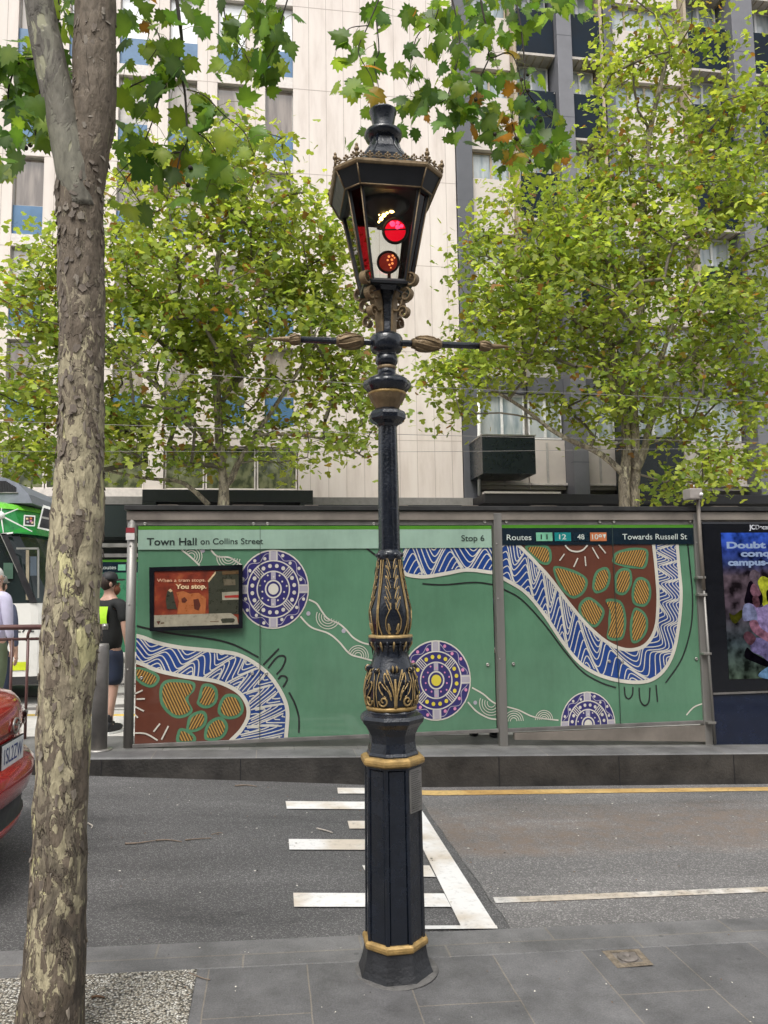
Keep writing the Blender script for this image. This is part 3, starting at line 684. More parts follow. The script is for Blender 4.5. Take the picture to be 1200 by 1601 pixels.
lo = bpy.data.objects.new('lantern_bulb', pl_); COL.objects.link(lo); lo.parent = lamp; lo.location = P(600, 325, y=LY+.02)-Vector((LX, LY, 0))

# ================================================================ TRAM STOP SCREEN WITH MURAL
SY = 7.55                                              # plane of the glass face (posts stand here)
shel = root('tram_stop_screen', 'long green mural screen of the tram stop in a grey steel frame', 'tram shelter', (1.6, SY, plat_z(1.6)))
def Z(py, px=600, y=SY): return P(px, py, y=y).z
FT = SY-.02                                            # face of the glass
def F(px, py, lift=0): p = P(px, py, y=FT-lift); return p
ZTOP, ZBOT = Z(822), .222
postm = mat('grey_steel_post', (.23, .22, .205), .42, .55, .25, 4, .1, 60, streak=True)
beamm = mat('weathered_beam', (.2, .175, .15), .6, .25, .3, 2.5, .15, 30)
darkbeam = mat('dark_channel', (.03, .03, .03), .5, .3, .3)
for px, wd in ((205, .048), (781, .042), (1096, .042)):
    x = P(px, 1000, y=SY).x; b = MB()
    if px == 205: b.lathe([(.045, plat_z(x)-.02), (.045, 2.36)], (x-.01, SY, 0), postm, 20, cap=True)
    else: b.bbox(x-wd, x+wd, SY-.05, SY+.04, plat_z(x)-.02, 2.36, postm, .008)
    po = b.build('post', shel)
    b = MB()
    for z in (.9, 1.5, 2.05):
        b.lathe([(.009, -.006), (.009, 0), (.004, .003)], (0, 0, 0), steel, 10)
        k = len(b.v)-30
        for i in range(k, len(b.v)): v = b.v[i]; b.v[i] = (x-.02+v[0], SY-(.053 if px != 205 else .048)-v[2], z+v[1])
    b.build('bolt', po)
xL, xR = P(199, 800, y=SY).x, 9.5
b = MB(); b.bbox(xL, xR, SY-.045, SY+.05, Z(814), Z(800), beamm, .006); b.box(xL, xR, SY-.02, SY+.02, Z(821), Z(814)-.002, steel_dull); b.build('top_beam', shel)
b = MB(); b.bbox(xL-.02, xR, SY-.07, SY+.09, Z(799), Z(792), darkbeam, .005)
for i in range(14): x = xL+.3+i*.72+rnd.uniform(-.1, .1); b.box(x, x+rnd.uniform(.1, .3), SY-.072, SY+.05, Z(792)+.001, Z(792)+.006, beamm)
b.build('gutter', shel)
# glass sheets with the printed green film
def filmmat(name, col, rough=.12):
    m, t, N, L = nodes(name); out = N('OutputMaterial'); b = N('BsdfPrincipled', _Roughness=rough); L(b.outputs[0], out.inputs[0]); tc = N('TexCoord')
    n = N('TexNoise', _Scale=1.1, _Detail=5., _Roughness=.6); L(tc.outputs['Object'], n.inputs['Vector']); r = ramp(N, [(.35, tuple(c*.86 for c in col)), (.65, tuple(c*1.12 for c in col))]); L(n.outputs[0], r.inputs[0])
    n2 = N('TexNoise', _Scale=9., _Detail=6., _Roughness=.7); mp = N('Mapping'); mp.inputs['Scale'].default_value = (1.6, 1, .35); L(tc.outputs['Object'], mp.inputs[0]); L(mp.outputs[0], n2.inputs['Vector'])
    r2 = ramp(N, [(.35, .95), (.6, 1.02)]); L(n2.outputs[0], r2.inputs[0])
    m1 = N('Mix', data_type='RGBA', blend_type='MULTIPLY'); m1.inputs[0].default_value = 1; L(r.outputs[0], m1.inputs[6]); L(r2.outputs[0], m1.inputs[7]); L(m1.outputs[2], b.inputs['Base Color'])
    rr = N('MapRange'); rr.inputs[3].default_value = rough; rr.inputs[4].default_value = rough+.16; L(n2.outputs[0], rr.inputs[0]); L(rr.outputs[0], b.inputs['Roughness']); b.inputs['Specular IOR Level'].default_value = .6; b.inputs['Coat Weight'].default_value = .7; b.inputs['Coat Roughness'].default_value = .04
    return m
green = filmmat('green_film', srgb(84, 124, 98)); white_f = filmmat('white_film', srgb(196, 192, 180), .3); navy_f = filmmat('navy_film', srgb(8, 28, 40), .15)
pale_f = filmmat('pale_header_film', srgb(142, 168, 152), .15); lime_f = filmmat('lime_film', srgb(72, 128, 38)); brown_f = filmmat('brown_film', srgb(92, 50, 36), .25)
violet_f = filmmat('violet_film', srgb(42, 38, 98), .25); ink_f = filmmat('black_line_film', (.01, .012, .012), .25); grey_f = filmmat('grey_film', srgb(160, 155, 165), .25); pink_f = filmmat('pink_film', srgb(200, 130, 165), .3)
yel_f = filmmat('yellow_dot_film', srgb(205, 190, 60), .3); cellg = filmmat('cell_green_film', srgb(72, 120, 88), .3)
def stripes(name, ca, cb, scale, dist, thr, rot=0, dscale=1., uv=True):
    m, t, N, L = nodes(name); out = N('OutputMaterial'); b = N('BsdfPrincipled', _Roughness=.25); L(b.outputs[0], out.inputs[0])
    tc = N('TexCoord'); mp = N('Mapping'); mp.inputs['Rotation'].default_value = (0, rot, 0) if not uv else (0, 0, rot)
    L(tc.outputs['UV' if uv else 'Object'], mp.inputs[0])
    wv = N('TexWave', wave_type='BANDS', bands_direction='X', wave_profile='SIN'); wv.inputs['Scale'].default_value = scale; wv.inputs['Distortion'].default_value = dist
    wv.inputs['Detail'].default_value = 0; wv.inputs['Detail Scale'].default_value = dscale; L(mp.outputs[0], wv.inputs[0])
    r = ramp(N, [(0, ca), (thr, ca), (thr+.1, cb)]); L(wv.outputs[0], r.inputs[0]); L(r.outputs[0], b.inputs['Base Color']); return m
hatch_a = stripes('hatch_a', srgb(86, 68, 44), srgb(172, 134, 72), 12.8, .3, .55, radians(25), 4, uv=False)
hatch_b = stripes('hatch_b', srgb(86, 68, 44), srgb(172, 134, 72), 12.8, .3, .55, radians(-28), 4, uv=False)
blue_f = filmmat('blue_film', srgb(20, 58, 124), .22)

class Art(MB):
    def flat(s, pts, m, lift): s.poly([F(x, y, lift) for x, y in pts], m)
    def line(s, pts, w, m, lift, sm=True, world=False, closed=False):
        W = [F(x, y, 0) if not world else Vector(x_) for (x, y), x_ in zip(pts, pts)] if not world else [Vector(p) for p in pts]
        if sm: W = smooth_line(W, 6, closed)
        if closed: W.append(W[0])
        n = len(W); vs = []
        for i, p in enumerate(W):
            a, c = W[max(0, i-1)], W[min(n-1, i+1)]
            if closed and i in (0, n-1): a, c = W[n-2], W[1]
            t = Vector((c.x-a.x, 0, c.z-a.z)); t = t.normalized() if t.length else Vector((1, 0, 0)); q = Vector((-t.z, 0, t.x))*w/2
            vs += [(p.x+q.x, FT-lift, p.z+q.z), (p.x-q.x, FT-lift, p.z-q.z)]
        s.add(vs, [(2*i, 2*i+1, 2*i+3, 2*i+2) for i in range(n-1)], m)
    def ngon(s, c, r, m, lift, n=40, asp=.92): s.add([(c.x+r*asp*cos(2*pi*k/n), FT-lift, c.z+r*sin(2*pi*k/n)) for k in range(n)], [tuple(range(n))], m)
def clip_poly(pts, zmax=None, zmin=None, xmin=None, xmax=None):
    def cut(P_, f, inter):
        o = []
        for i, a in enumerate(P_):
            c = P_[(i+1) % len(P_)]
            if f(a): o.append(a)
            if f(a) != f(c): o.append(inter(a, c))
        return o
    if zmin is not None: pts = cut(pts, lambda p: p[2] >= zmin, lambda a, c: tuple(a[k]+(c[k]-a[k])*(zmin-a[2])/(c[2]-a[2]) for k in range(3)))
    if zmax is not None: pts = cut(pts, lambda p: p[2] <= zmax, lambda a, c: tuple(a[k]+(c[k]-a[k])*(zmax-a[2])/(c[2]-a[2]) for k in range(3)))
    if xmin is not None: pts = cut(pts, lambda p: p[0] >= xmin, lambda a, c: tuple(a[k]+(c[k]-a[k])*(xmin-a[0])/(c[0]-a[0]) for k in range(3)))
    if xmax is not None: pts = cut(pts, lambda p: p[0] <= xmax, lambda a, c: tuple(a[k]+(c[k]-a[k])*(xmax-a[0])/(c[0]-a[0]) for k in range(3)))
    return pts
def clip_art(b, **kw):
    V, Fs, M = [], [], []
    for f, m in zip(b.f, b.m):
        pts = [tuple(b.v[i]) for i in f]; q = clip_poly(pts, **kw)
        if len(q) >= 3: k = len(V); V += q; Fs.append(tuple(range(k, k+len(q)))); M.append(m)
    b.v, b.f, b.m, b.sm = V, Fs, M, [False]*len(Fs)
z5 = lambda L_: [(190+x/2.6667, 780+y/2.6667) for x, y in L_]
z6 = lambda L_: [(600+x/2, 780+y/2) for x, y in L_]
def resample(W, n):
    d = [0]
    for a, c in zip(W, W[1:]): d.append(d[-1]+(c-a).length)
    out = []; j = 0
    for i in range(n):
        t = d[-1]*i/(n-1)
        while j < len(W)-2 and d[j+1] < t: j += 1
        out.append(W[j].lerp(W[j+1], (t-d[j])/max(1e-9, d[j+1]-d[j])))
    return out
def band(b, outer, inner, lift, seed, amp):
    n = 90
    O = resample(smooth_line([F(x, y) for x, y in outer], 8), n); I = resample(smooth_line([F(x, y) for x, y in inner], 8), n)
    S_ = lambda p, l: (p.x, FT-l, p.z)
    vs = []; [vs.extend((S_(o, lift), S_(i_, lift))) for o, i_ in zip(O, I)]
    b.add(vs, [(2*i, 2*i+1, 2*i+3, 2*i+2) for i in range(n-1)], blue_f)
    for C_ in (O, I): b.line([tuple(p) for p in C_], .036, white_f, lift+.003, sm=False, world=True)
    Ls = sum((O[i+1]-O[i]).length+(I[i+1]-I[i]).length for i in range(n-1))/2; Wm = sum((o-i_).length for o, i_ in zip(O, I))/n
    R = random.Random(seed); ph = [R.uniform(0, 6.28) for _ in range(6)]
    def at(s_, t):
        f_ = max(0, min(1, s_/Ls))*(n-1); i = min(n-2, int(f_)); q = f_-i; return O[i].lerp(O[i+1], q).lerp(I[i].lerp(I[i+1], q), t)
    def wave(s_, c):                                    # nested zig-zags running along the band
        u = (s_+.05*sin(s_*3.1+ph[0])+.03*sin(c*5+ph[1]))/(.29+.05*sin(s_*1.3+ph[2])); tri = math.asin(.86*sin(u*2*pi+ph[3]+.5*sin(c*2.2)))/1.035
        return (.34+.13*sin(s_*2.3+ph[4]+c))*amp*tri/Wm
    dc = .054/Wm; m_ = int(Ls/.012)
    for k in range(-int(1.6/dc), int(2.6/dc)):
        c = k*dc; run = []
        for j in range(m_+1):
            s_ = Ls*j/m_; t = c+wave(s_, c)
            if .03 < t < .97: run.append(tuple(at(s_, t)))
            else:
                if len(run) > 2: b.line(run, .0105, white_f, lift+.0008+.0002*(k % 8), sm=False, world=True)
                run = []
        if len(run) > 2: b.line(run, .0105, white_f, lift+.0008+.0002*(k % 8), sm=False, world=True)
    return O, I
CN = [0]
def cell(b, pts, m, lift=.005):
    CN[0] += 1; lift = .004+.0003*(CN[0] % 9)
    W = smooth_line([F(x, y) for x, y in pts], 5, True); c = sum(W, Vector())/len(W); W = [c+(q-c)*.84 for q in W]
    n = len(W); g_ = [(W[i]+(W[i]-c).normalized()*.03) for i in range(n)]
    b.add([(p.x, FT-lift, p.z) for p in g_], [tuple(range(n))], cellg); b.add([(p.x, FT-lift-.003, p.z) for p in W], [tuple(range(n))], m)
def medallion(b, c, r, dots1, dots2, core, lift=.004):
    A_ = .9
    b.ngon(c, r, white_f, lift, asp=A_); b.ngon(c, r*.965, violet_f, lift+.001, asp=A_)
    def ringl(q, w_=.012, m=white_f, l=.002): b.line([(c.x+q*r*A_*cos(a), 0, c.z+q*r*sin(a)) for a in frange(0, 2*pi, 48)], w_, m, lift+l, sm=False, world=True)
    ringl(.72); ringl(.45); 
    for q, s0, (a0_, a1_) in ((.845, 0, (.72, .965)),):
        for k in range(4):
            a = k*pi/2; b.line([(c.x+u*r*A_*cos(a), 0, c.z+u*r*sin(a)) for u in (.73, .96)], .075*r/.33, grey_f, lift+.0025, sm=False, world=True)
            for e in (-.032, .032): b.line([(c.x+u*r*A_*cos(a)-e*sin(a), 0, c.z+u*r*sin(a)+e*cos(a)) for u in (.73, .96)], .008, white_f, lift+.003, sm=False, world=True)
            for s_ in (0,):
                pts = []
                for i in range(25):
                    t = i/24; an = a+.14+t*(pi/2-.28); q_ = .845+.07*sin(t*pi*4+1); pts.append((c.x+q_*r*A_*cos(an), 0, c.z+q_*r*sin(an)))
                b.line(pts, .007, grey_f, lift+.0025, sm=False, world=True)
            for i in range(4):
                t = (i+.5)/4; an = a+.14+t*(pi/2-.28); q_ = .845-.075*sin(t*pi*4+1); b.ngon(Vector((c.x+q_*r*A_*cos(an), 0, c.z+q_*r*sin(an))), r*.043, dots1, lift+.0035, 12)
    for k in range(4):
        a = pi/4+k*pi/2
        for e in (-.03, -.01, .01, .03): b.line([(c.x+u*r*A_*cos(a)-e*sin(a), 0, c.z+u*r*sin(a)+e*cos(a)) for u in (.46, .71)], .008, white_f, lift+.003, sm=False, world=True)
        for i in range(4):
            an = a+.3+(pi/2-.6)*i/3; b.ngon(Vector((c.x+.59*r*A_*cos(an), 0, c.z+.59*r*sin(an))), r*.052, dots2, lift+.0035, 12)
        a2 = k*pi/2; 
        if k % 2: b.line([(c.x+u*r*A_*cos(a2), 0, c.z+u*r*sin(a2)) for u in (.24, .44)], .045, grey_f, lift+.003, sm=False, world=True)
    for i in range(14): an = i*2*pi/14+.2; b.ngon(Vector((c.x+(.345+.035*(-1)**i)*r*A_*cos(an), 0, c.z+(.345+.035*(-1)**i)*r*sin(an))), r*.024, dots1, lift+.0035, 10)
    ringl(.215, .014); b.ngon(c, r*.14, core, lift+.004, 24)
def crescent(b, cx, cy, r, rot, n=4):
    c = F(cx, cy)
    for i in range(n):
        rr = r*(1-i*.22); b.line([(c.x+rr*cos(rot+a), 0, c.z+rr*sin(rot+a)) for a in frange(0, pi, 14)], .007, white_f, .004, sm=False, world=True)
def text(s, px0, px1, base, mat_, parent=None, name='lettering', y=FT-.006, bold=0, hh=None, space=1.0, th=.0, rec=None):
    cu = bpy.data.curves.new('t', 'FONT'); cu.body = s; cu.size = 1; cu.offset = bold; cu.space_character = space; cu.extrude = th
    o = bpy.data.objects.new('t', cu); COL.objects.link(o); bpy.context.view_layer.update()
    me = o.evaluated_get(bpy.context.evaluated_depsgraph_get()).to_mesh()
    V = [v.co.copy() for v in me.vertices]; Fs = [tuple(p.vertices) for p in me.polygons]
    o.evaluated_get(bpy.context.evaluated_depsgraph_get()).to_mesh_clear(); bpy.data.objects.remove(o); bpy.data.curves.remove(cu)
    x0 = min(v.x for v in V); x1 = max(v.x for v in V); A_ = P(px0, base, y=y); B_ = P(px1, base, y=y)
    sx = (B_.x-A_.x)/(x1-x0); sz = sx if hh is None else (P(px0, base-hh, y=y).z-A_.z)/.71
    b = rec or MB(); b.add([(A_.x+(v.x-x0)*sx, y-v.z, A_.z+v.y*sz) for v in V], Fs, mat_)
    if rec is None: return b.build(name, parent, fix=False)
def panel(x0, x1, ztop, zbot, m, name):
    return Art()
# ---- left panel
X0, X1 = F(213, 1000).x, F(772, 1000).x
zg = Z(829)                                             # top of the film
art = panel(X0, X1, zg, ZBOT, green, 'p')
z5o = z5([(40, 566), (90, 578), (150, 600), (250, 620), (400, 635), (500, 655), (600, 720), (660, 800), (690, 880), (685, 985), (683, 1010)])
z5i = z5([(40, 672), (90, 690), (150, 715), (250, 738), (310, 747), (400, 762), (480, 800), (520, 850), (527, 905), (500, 960), (462, 1000), (450, 1012)])
br = smooth_line([F(*p) for p in z5i], 6)
art.add([(p.x, FT-.0025, p.z) for p in br]+[(X0, FT-.0025, ZBOT)], [tuple(range(len(br)+1))], brown_f)
band(art, z5o, z5i, .0035, 3, .34)
for i, c_ in enumerate([[(165, 770), (200, 752), (300, 762), (300, 800), (270, 832), (296, 880), (270, 908), (220, 912), (170, 865), (157, 810)], [(338, 780), (370, 777), (393, 800), (388, 848), (350, 868), (318, 850), (330, 822)],
        [(430, 822), (480, 824), (503, 870), (488, 902), (440, 912), (404, 885)], [(292, 907), (330, 888), (350, 902), (343, 938), (310, 962), (275, 965), (280, 935)], [(370, 932), (410, 913), (437, 942), (428, 978), (400, 998), (352, 1000), (352, 965)],
        [(60, 703), (130, 727), (152, 747), (138, 772), (110, 777), (60, 745)], [(250, 962), (300, 990), (295, 1010), (240, 1010), (238, 985)]]):
    cell(art, z5(c_), (hatch_a, hatch_b)[i % 2])
for a, c in (((55, 812), (88, 797)), ((62, 834), (97, 833)), ((55, 865), (93, 884)), ((52, 895), (68, 912)), ((160, 936), (133, 970)), ((195, 946), (166, 1003))): art.line(z5([a, c]), .014, white_f, .0105, sm=False)
art.line(z5([(45, 976), (100, 978), (150, 1006)]), .014, white_f, .0105)
for L_ in ([(56, 528), (200, 560), (350, 580), (460, 605), (570, 660)], [(590, 692), (655, 624)], [(610, 706), (645, 662), (672, 654), (683, 668), (668, 705), (645, 732)], [(652, 752), (665, 738), (685, 742), (688, 758), (672, 785)], [(697, 806), (720, 850), (738, 910), (738, 975)], [(1020, 206), (1060, 236)], [(1085, 262), (1062, 285), (1058, 315), (1075, 330), (1090, 328)]):
    art.line(z5(L_), .017, ink_f, .004)
for L_ in ([(780, 420), (812, 436), (835, 470), (860, 500), (905, 520), (935, 545), (965, 578), (1005, 600), (1060, 612)], [(745, 490), (790, 535), (860, 560), (905, 595), (950, 645), (1000, 662), (1070, 680)], [(372, 213), (400, 240), (450, 245), (500, 277)], [(250, 213), (285, 240), (325, 278)]):
    art.line(z5(L_), .015, white_f, .004)
crescent(art, *z5([(860, 492)])[0], .115, radians(155)); crescent(art, *z5([(985, 655)])[0], .1, radians(-20)); crescent(art, *z5([(445, 243)])[0], .11, radians(170)); crescent(art, *z5([(290, 240)])[0], .1, radians(-45)); 
for q in ((778, 478), (925, 550), (1055, 655), (338, 215)): art.ngon(F(*z5([q])[0]), .022, grey_f, .004, 14)
z_ = lambda px, a, c: abs(P(px, a, y=FT).z-P(px, c, y=FT).z)/2
medallion(art, F(427, 921), z_(427, 859, 983), white_f, white_f, white_f)
medallion(art, F(681.5, 1063.5), z_(681, 1001, 1127), pink_f, yel_f, yel_f)
# river band across the top of the left panel
o1_ = z6([(60, 226), (75, 238), (130, 243), (200, 232), (260, 222), (335, 230), (350, 232)]); i1_ = z6([(60, 138), (75, 138), (130, 138), (200, 138), (260, 138), (335, 138), (350, 138)])
band(art, o1_, i1_, .0035, 8, .34)
for L_ in ([(120, 265), (160, 268), (200, 268), (260, 262), (300, 262), (340, 268)],): art.line(z6(L_), .015, ink_f, .004)
for L_ in ([(275, 590), (310, 610), (345, 638), (400, 655)], [(262, 635), (290, 665), (330, 686), (370, 690)]): art.line(z6(L_), .014, white_f, .004)
crescent(art, *z6([(335, 638)])[0], .12, radians(155))
art.ngon(F(*z6([(285, 637)])[0]), .02, grey_f, .004, 14)
clip_art(art, zmax=zg, zmin=ZBOT, xmin=X0, xmax=X1)
art.box(X0, X1, FT, FT+.012, ZBOT, zg, green)
# header strips
hz = Z(857.5)
art.box(X0, X1, FT-.013, FT-.001, hz, Z(828), pale_f); art.box(X0, X1, FT-.014, FT-.001, Z(828)+.0005, Z(822.5), lime_f)
pan1 = art.build('mural_panel', shel, fix=False); pan1['label'] = 'green mural panel with two blue dotted medallions and a pale header'
def seam(x, par): b = MB(); b.box(x-.0025, x+.0025, FT-.0155, FT-.0075, ZBOT, Z(822), mat('seam', (.03, .05, .04), .5)); b.build('panel_joint', par)
seam(F(406, 1000).x, pan1)
HT = FT-.016
hc = MAT['plate_ink']; darktx = mat('header_text_dark', srgb(24, 38, 34), .4)
text('Town Hall', 229, 307, 852.5, darktx, pan1, y=HT, bold=.018, hh=11.5)
text('on Collins Street', 313, 411, 851, darktx, pan1, y=HT, bold=.006, hh=9.5)
text('Stop 6', 721, 757, 846, darktx, pan1, y=HT, bold=.008, hh=9.5)
# clear glass above and its fixings
cg = glass('tinted_glass', (.55, .6, .58), .2); b = MB(); b.box(X0, X1, FT+.002, FT+.01, Z(822.5), Z(814), cg); b.build('clear_glass', shel)
def stud(b, px, py, r=.017, lift=.002):
    c = F(px, py); k = len(b.v); b.lathe([(r, 0), (r, .008), (r*.8, .012), (r*.3, .012), (r*.25, .009)], (0, 0, 0), steel, 16)
    for i in range(k, len(b.v)): v = b.v[i]; b.v[i] = (c.x+v[0], FT-lift-v[2], c.z+v[1])
for par, L_ in ((pan1, [(226.5, 819), (396, 819), (418, 819), (584, 819), (221, 1060), (394, 1053), (416, 1053), (762, 1039), (757, 816)]),):
    for q in L_: b = MB(); stud(b, *q); b.build('glass_stud', par)
# ---- right panel
X2, X3 = F(786, 1000).x, F(1100, 990).x
art = panel(X2, X3, zg, ZBOT, green, 'q')
o2_ = z6([(340, 226), (372, 248), (440, 290), (500, 360), (560, 450), (620, 520), (700, 560), (800, 573), (860, 550), (900, 490), (920, 400), (928, 300), (922, 220), (915, 138), (914, 128)])
i2_ = z6([(372, 110), (395, 125), (425, 150), (470, 195), (520, 250), (580, 330), (640, 400), (700, 450), (760, 472), (815, 458), (848, 405), (856, 320), (852, 240), (842, 140), (841, 128)])
bp_ = smooth_line([F(*p) for p in i2_], 6); art.add([(p.x, FT-.0025, p.z) for p in bp_], [tuple(range(len(bp_)))], brown_f)
band(art, o2_, i2_, .0035, 5, .34)
for i, c_ in enumerate([[(440, 148), (508, 150), (520, 185), (508, 203), (480, 190)], [(527, 212), (560, 214), (632, 246), (629, 288), (600, 310), (576, 302), (542, 258)], [(657, 258), (667, 227), (695, 215), (705, 240), (693, 278), (665, 293), (654, 280)],
        [(727, 236), (750, 218), (770, 228), (768, 270), (750, 298), (724, 289)], [(713, 186), (732, 164), (818, 155), (825, 190), (813, 217), (780, 213), (720, 203)], [(783, 262), (802, 246), (826, 262), (830, 308), (813, 335), (778, 323)],
        [(611, 330), (640, 308), (678, 337), (686, 360), (664, 398), (642, 392), (615, 364)], [(692, 312), (738, 317), (753, 360), (750, 430), (725, 445), (696, 434), (706, 385), (704, 345)], [(778, 348), (800, 345), (820, 372), (816, 418), (790, 450), (771, 438)]]):
    cell(art, z6(c_), (hatch_b, hatch_a, hatch_a, hatch_b)[i % 4])
for a, c in (((563, 172), (548, 193)), ((605, 185), (592, 213)), ((627, 180), (630, 210)), ((650, 152), (670, 187)), ((670, 143), (692, 170))): art.line(z6([a, c]), .013, white_f, .0105, sm=False)
art.line(z6([(565, 145), (580, 160), (600, 165), (620, 160), (635, 145)]), .016, white_f, .0105)
for L_ in ([(340, 268), (372, 282), (430, 315), (500, 390), (560, 470), (620, 540), (680, 575), (725, 590)], [(949, 140), (955, 200), (964, 300), (962, 380), (948, 450), (925, 510), (880, 575)], [(751, 587), (754, 615), (765, 625), (776, 612), (778, 588)], [(797, 590), (801, 630), (815, 646), (828, 632), (831, 590)], [(850, 582), (855, 635)]):
    art.line(z6(L_), .015, ink_f, .004)
for L_ in ([(340, 634), (370, 646), (420, 660), (470, 682), (545, 692)], [(945, 676), (970, 650), (1010, 636)]): art.line(z6(L_), .013, white_f, .004)
crescent(art, *z6([(345, 640)])[0], .12, radians(155)); crescent(art, *z6([(405, 695)])[0], .1, 0); crescent(art, *z6([(500, 690)])[0], .09, 0)
medallion(art, F(919, 1132), z_(919, 1081.5, 1186)*.98, white_f, white_f, white_f)
clip_art(art, zmax=zg, zmin=ZBOT, xmin=X2, xmax=X3)
art.box(X2, X3, FT, FT+.012, ZBOT, zg, green)
art.box(X2, F(1083, 840).x, FT-.013, FT-.001, Z(853.5), Z(826.5), navy_f); art.box(X2, X3, FT-.014, FT-.001, Z(826.5)+.0005, Z(821.5), lime_f)
pan2 = art.build('mural_panel', shel, fix=False); pan2['label'] = 'green mural panel with a big blue striped loop round brown ground and a navy header'
seam(F(963.5, 1000).x, pan2)
litx = mat('header_text_light', srgb(190, 198, 190), .4)
text('Routes', 792, 830.5, 844.5, litx, pan2, y=HT, bold=.004, hh=9)
for s_, a, c, colr, tx in (('11', 838, 863, srgb(110, 170, 140), darktx), ('12', 867, 892, srgb(22, 120, 120), litx), ('48', 896, 920, srgb(12, 34, 46), litx), ('109', 922.5, 947.5, srgb(180, 108, 70), litx)):
    b = MB(); A_, B_ = P(a, 846, y=HT), P(c, 832.5, y=HT); b.box(A_.x, B_.x, HT-.003, HT+.0005, A_.z, B_.z, mat('chip_'+s_, colr, .3)); ch = b.build('route_chip', pan2)
    mid = (a+c)/2; hw = 5.5 if len(s_) == 2 else 8
    text(s_, mid-hw-(1.5 if len(s_) == 3 else 0), mid+hw-(2 if len(s_) == 3 else 0), 843.2, tx, ch, y=HT-.0045, bold=.01, hh=8)
    if len(s_) == 3:
        b = MB(); q = P(c-2.5, 843, y=HT-.0045); b.add([(q.x-.02, HT-.0045, q.z+.05), (q.x+.018, HT-.0045, q.z+.05), (q.x-.001, HT-.0045, q.z+.005)], [(0, 1, 2)], tx); b.build('triangle_mark', ch, fix=False)
text('Towards Russell St', 973, 1074, 843.5, litx, pan2, y=HT, bold=.002, hh=9)
b = MB(); b.box(X2, X3, FT+.002, FT+.01, Z(821.5), Z(814), cg); b.build('clear_glass', shel)
for q in ((791, 816), (937, 816), (959, 816), (802, 1038), (952, 1034), (972, 1034), (1088, 1030), (1078, 815)): b = MB(); stud(b, *q); b.build('glass_stud', pan2)
# bottom rails of both panels, seen with drips of dirt
b = MB(); b.bbox(X0-.02, X1+.02, FT-.018, FT+.03, ZBOT-.035, ZBOT-.001, steel_dull, .004); b.build('bottom_rail', shel)
b = MB(); b.bbox(X2-.02, X3+.0, FT-.018, FT+.03, ZBOT-.035, ZBOT-.001, steel_dull, .004); b.build('bottom_rail', shel)
# low ramp-side rail below the right panel
xa, xb = F(803, 1150).x, F(1100, 1150).x
b = MB(); b.add([(xa, SY-.05, Z(1155, 803)), (xb, SY-.05, Z(1158, 1100)), (xb, SY-.05, Z(1133, 1100)), (xa, SY-.05, Z(1145, 803)), (xa, SY+.0, Z(1155, 803)), (xb, SY+.0, Z(1158, 1100)), (xb, SY+.0, Z(1133, 1100)), (xa, SY+.0, Z(1145, 803))],
      [(0, 1, 2, 3), (7, 6, 5, 4), (0, 4, 5, 1), (1, 5, 6, 2), (2, 6, 7, 3), (3, 7, 4, 0)], beamm); b.build('kick_plate', shel)
# warning sticker on the left post
b = MB(); pc = P(205, 832, y=SY-.05); b.box(pc.x-.048, pc.x+.03, SY-.058, SY-.05, Z(843), Z(833), mat('sticker_white', (.6, .58, .56), .5)); b.box(pc.x-.048, pc.x+.03, SY-.0585, SY-.05, Z(832.5), Z(825), mat('sticker_red', (.25, .02, .03), .5)); b.build('warning_sticker', shel)

# ---- framed poster on the screen: a thing hung on it
PY = FT-.05
post = root('framed_poster', 'black framed red safety poster hanging on the green mural', 'poster', P(306, 980, y=PY))
q = [P(*p, y=PY) for p in ((233, 887), (379, 883), (379, 982), (234, 987))]
def fr4(b, outer, inner, y0, y1, m):
    o = [(p.x, p.z) for p in outer]; i_ = [(p.x, p.z) for p in inner]
    vs = [(x, y0, z) for x, z in o+i_]+[(x, y1, z) for x, z in o+i_]; fs = []
    for k in range(4):
        k2 = (k+1) % 4; fs += [(k, k2, 4+k2, 4+k), (8+k, 12+k, 12+k2, 8+k2), (k, 8+k, 8+k2, k2), (4+k, 4+k2, 12+k2, 12+k)]
    b.add(vs, fs, m)
inn = [P(*p, y=PY) for p in ((241, 893.5), (373, 890.5), (372.5, 976), (240.5, 980.5))]
b = MB(); fr4(b, q, inn, PY-.012, PY+.03, black); b.build('frame', post)
def D(px, py, l=0): p = P(px, py, y=PY); return (p.x, PY-l, p.z)
zb_ = lambda L_: [(230+x/7.5, 880+y/7.5) for x, y in L_]
m, t, N, L = nodes('poster_photo'); out = N('OutputMaterial'); bs = N('BsdfPrincipled', _Roughness=.3); L(bs.outputs[0], out.inputs[0]); tc = N('TexCoord')
n_ = N('TexNoise', _Scale=9., _Detail=4.); L(tc.outputs['Object'], n_.inputs['Vector']); r = ramp(N, [(.35, srgb(104, 44, 34)), (.55, srgb(140, 58, 40)), (.7, srgb(168, 92, 58))]); L(n_.outputs[0], r.inputs[0]); L(r.outputs[0], bs.inputs['Base Color']); prm = m
b = MB(); PM = lambda n, c: mat('poster_'+n, srgb(*c), .3, 0, .2, 14)
whitep = PM('white', (165, 158, 142)); dk_g = PM('dark_green', (60, 62, 52)); glow = PM('orange', (176, 104, 62)); dkr = PM('dark_red', (92, 46, 36)); crm = PM('cream', (205, 180, 145)); brn = PM('brown', (98, 76, 52)); redp = PM('red', (160, 50, 45))
b.poly([D(240, 893, .002), D(373.5, 890, .002), D(373.5, 981, .002), D(240, 981, .002)], prm)
S2 = lambda L_, m_, l: b.poly([D(x, y, l) for x, y in zb_(L_)], m_)
S2([(340, 345), (420, 330), (500, 360), (600, 350), (690, 420), (680, 600), (350, 600), (370, 450)], glow, .004)
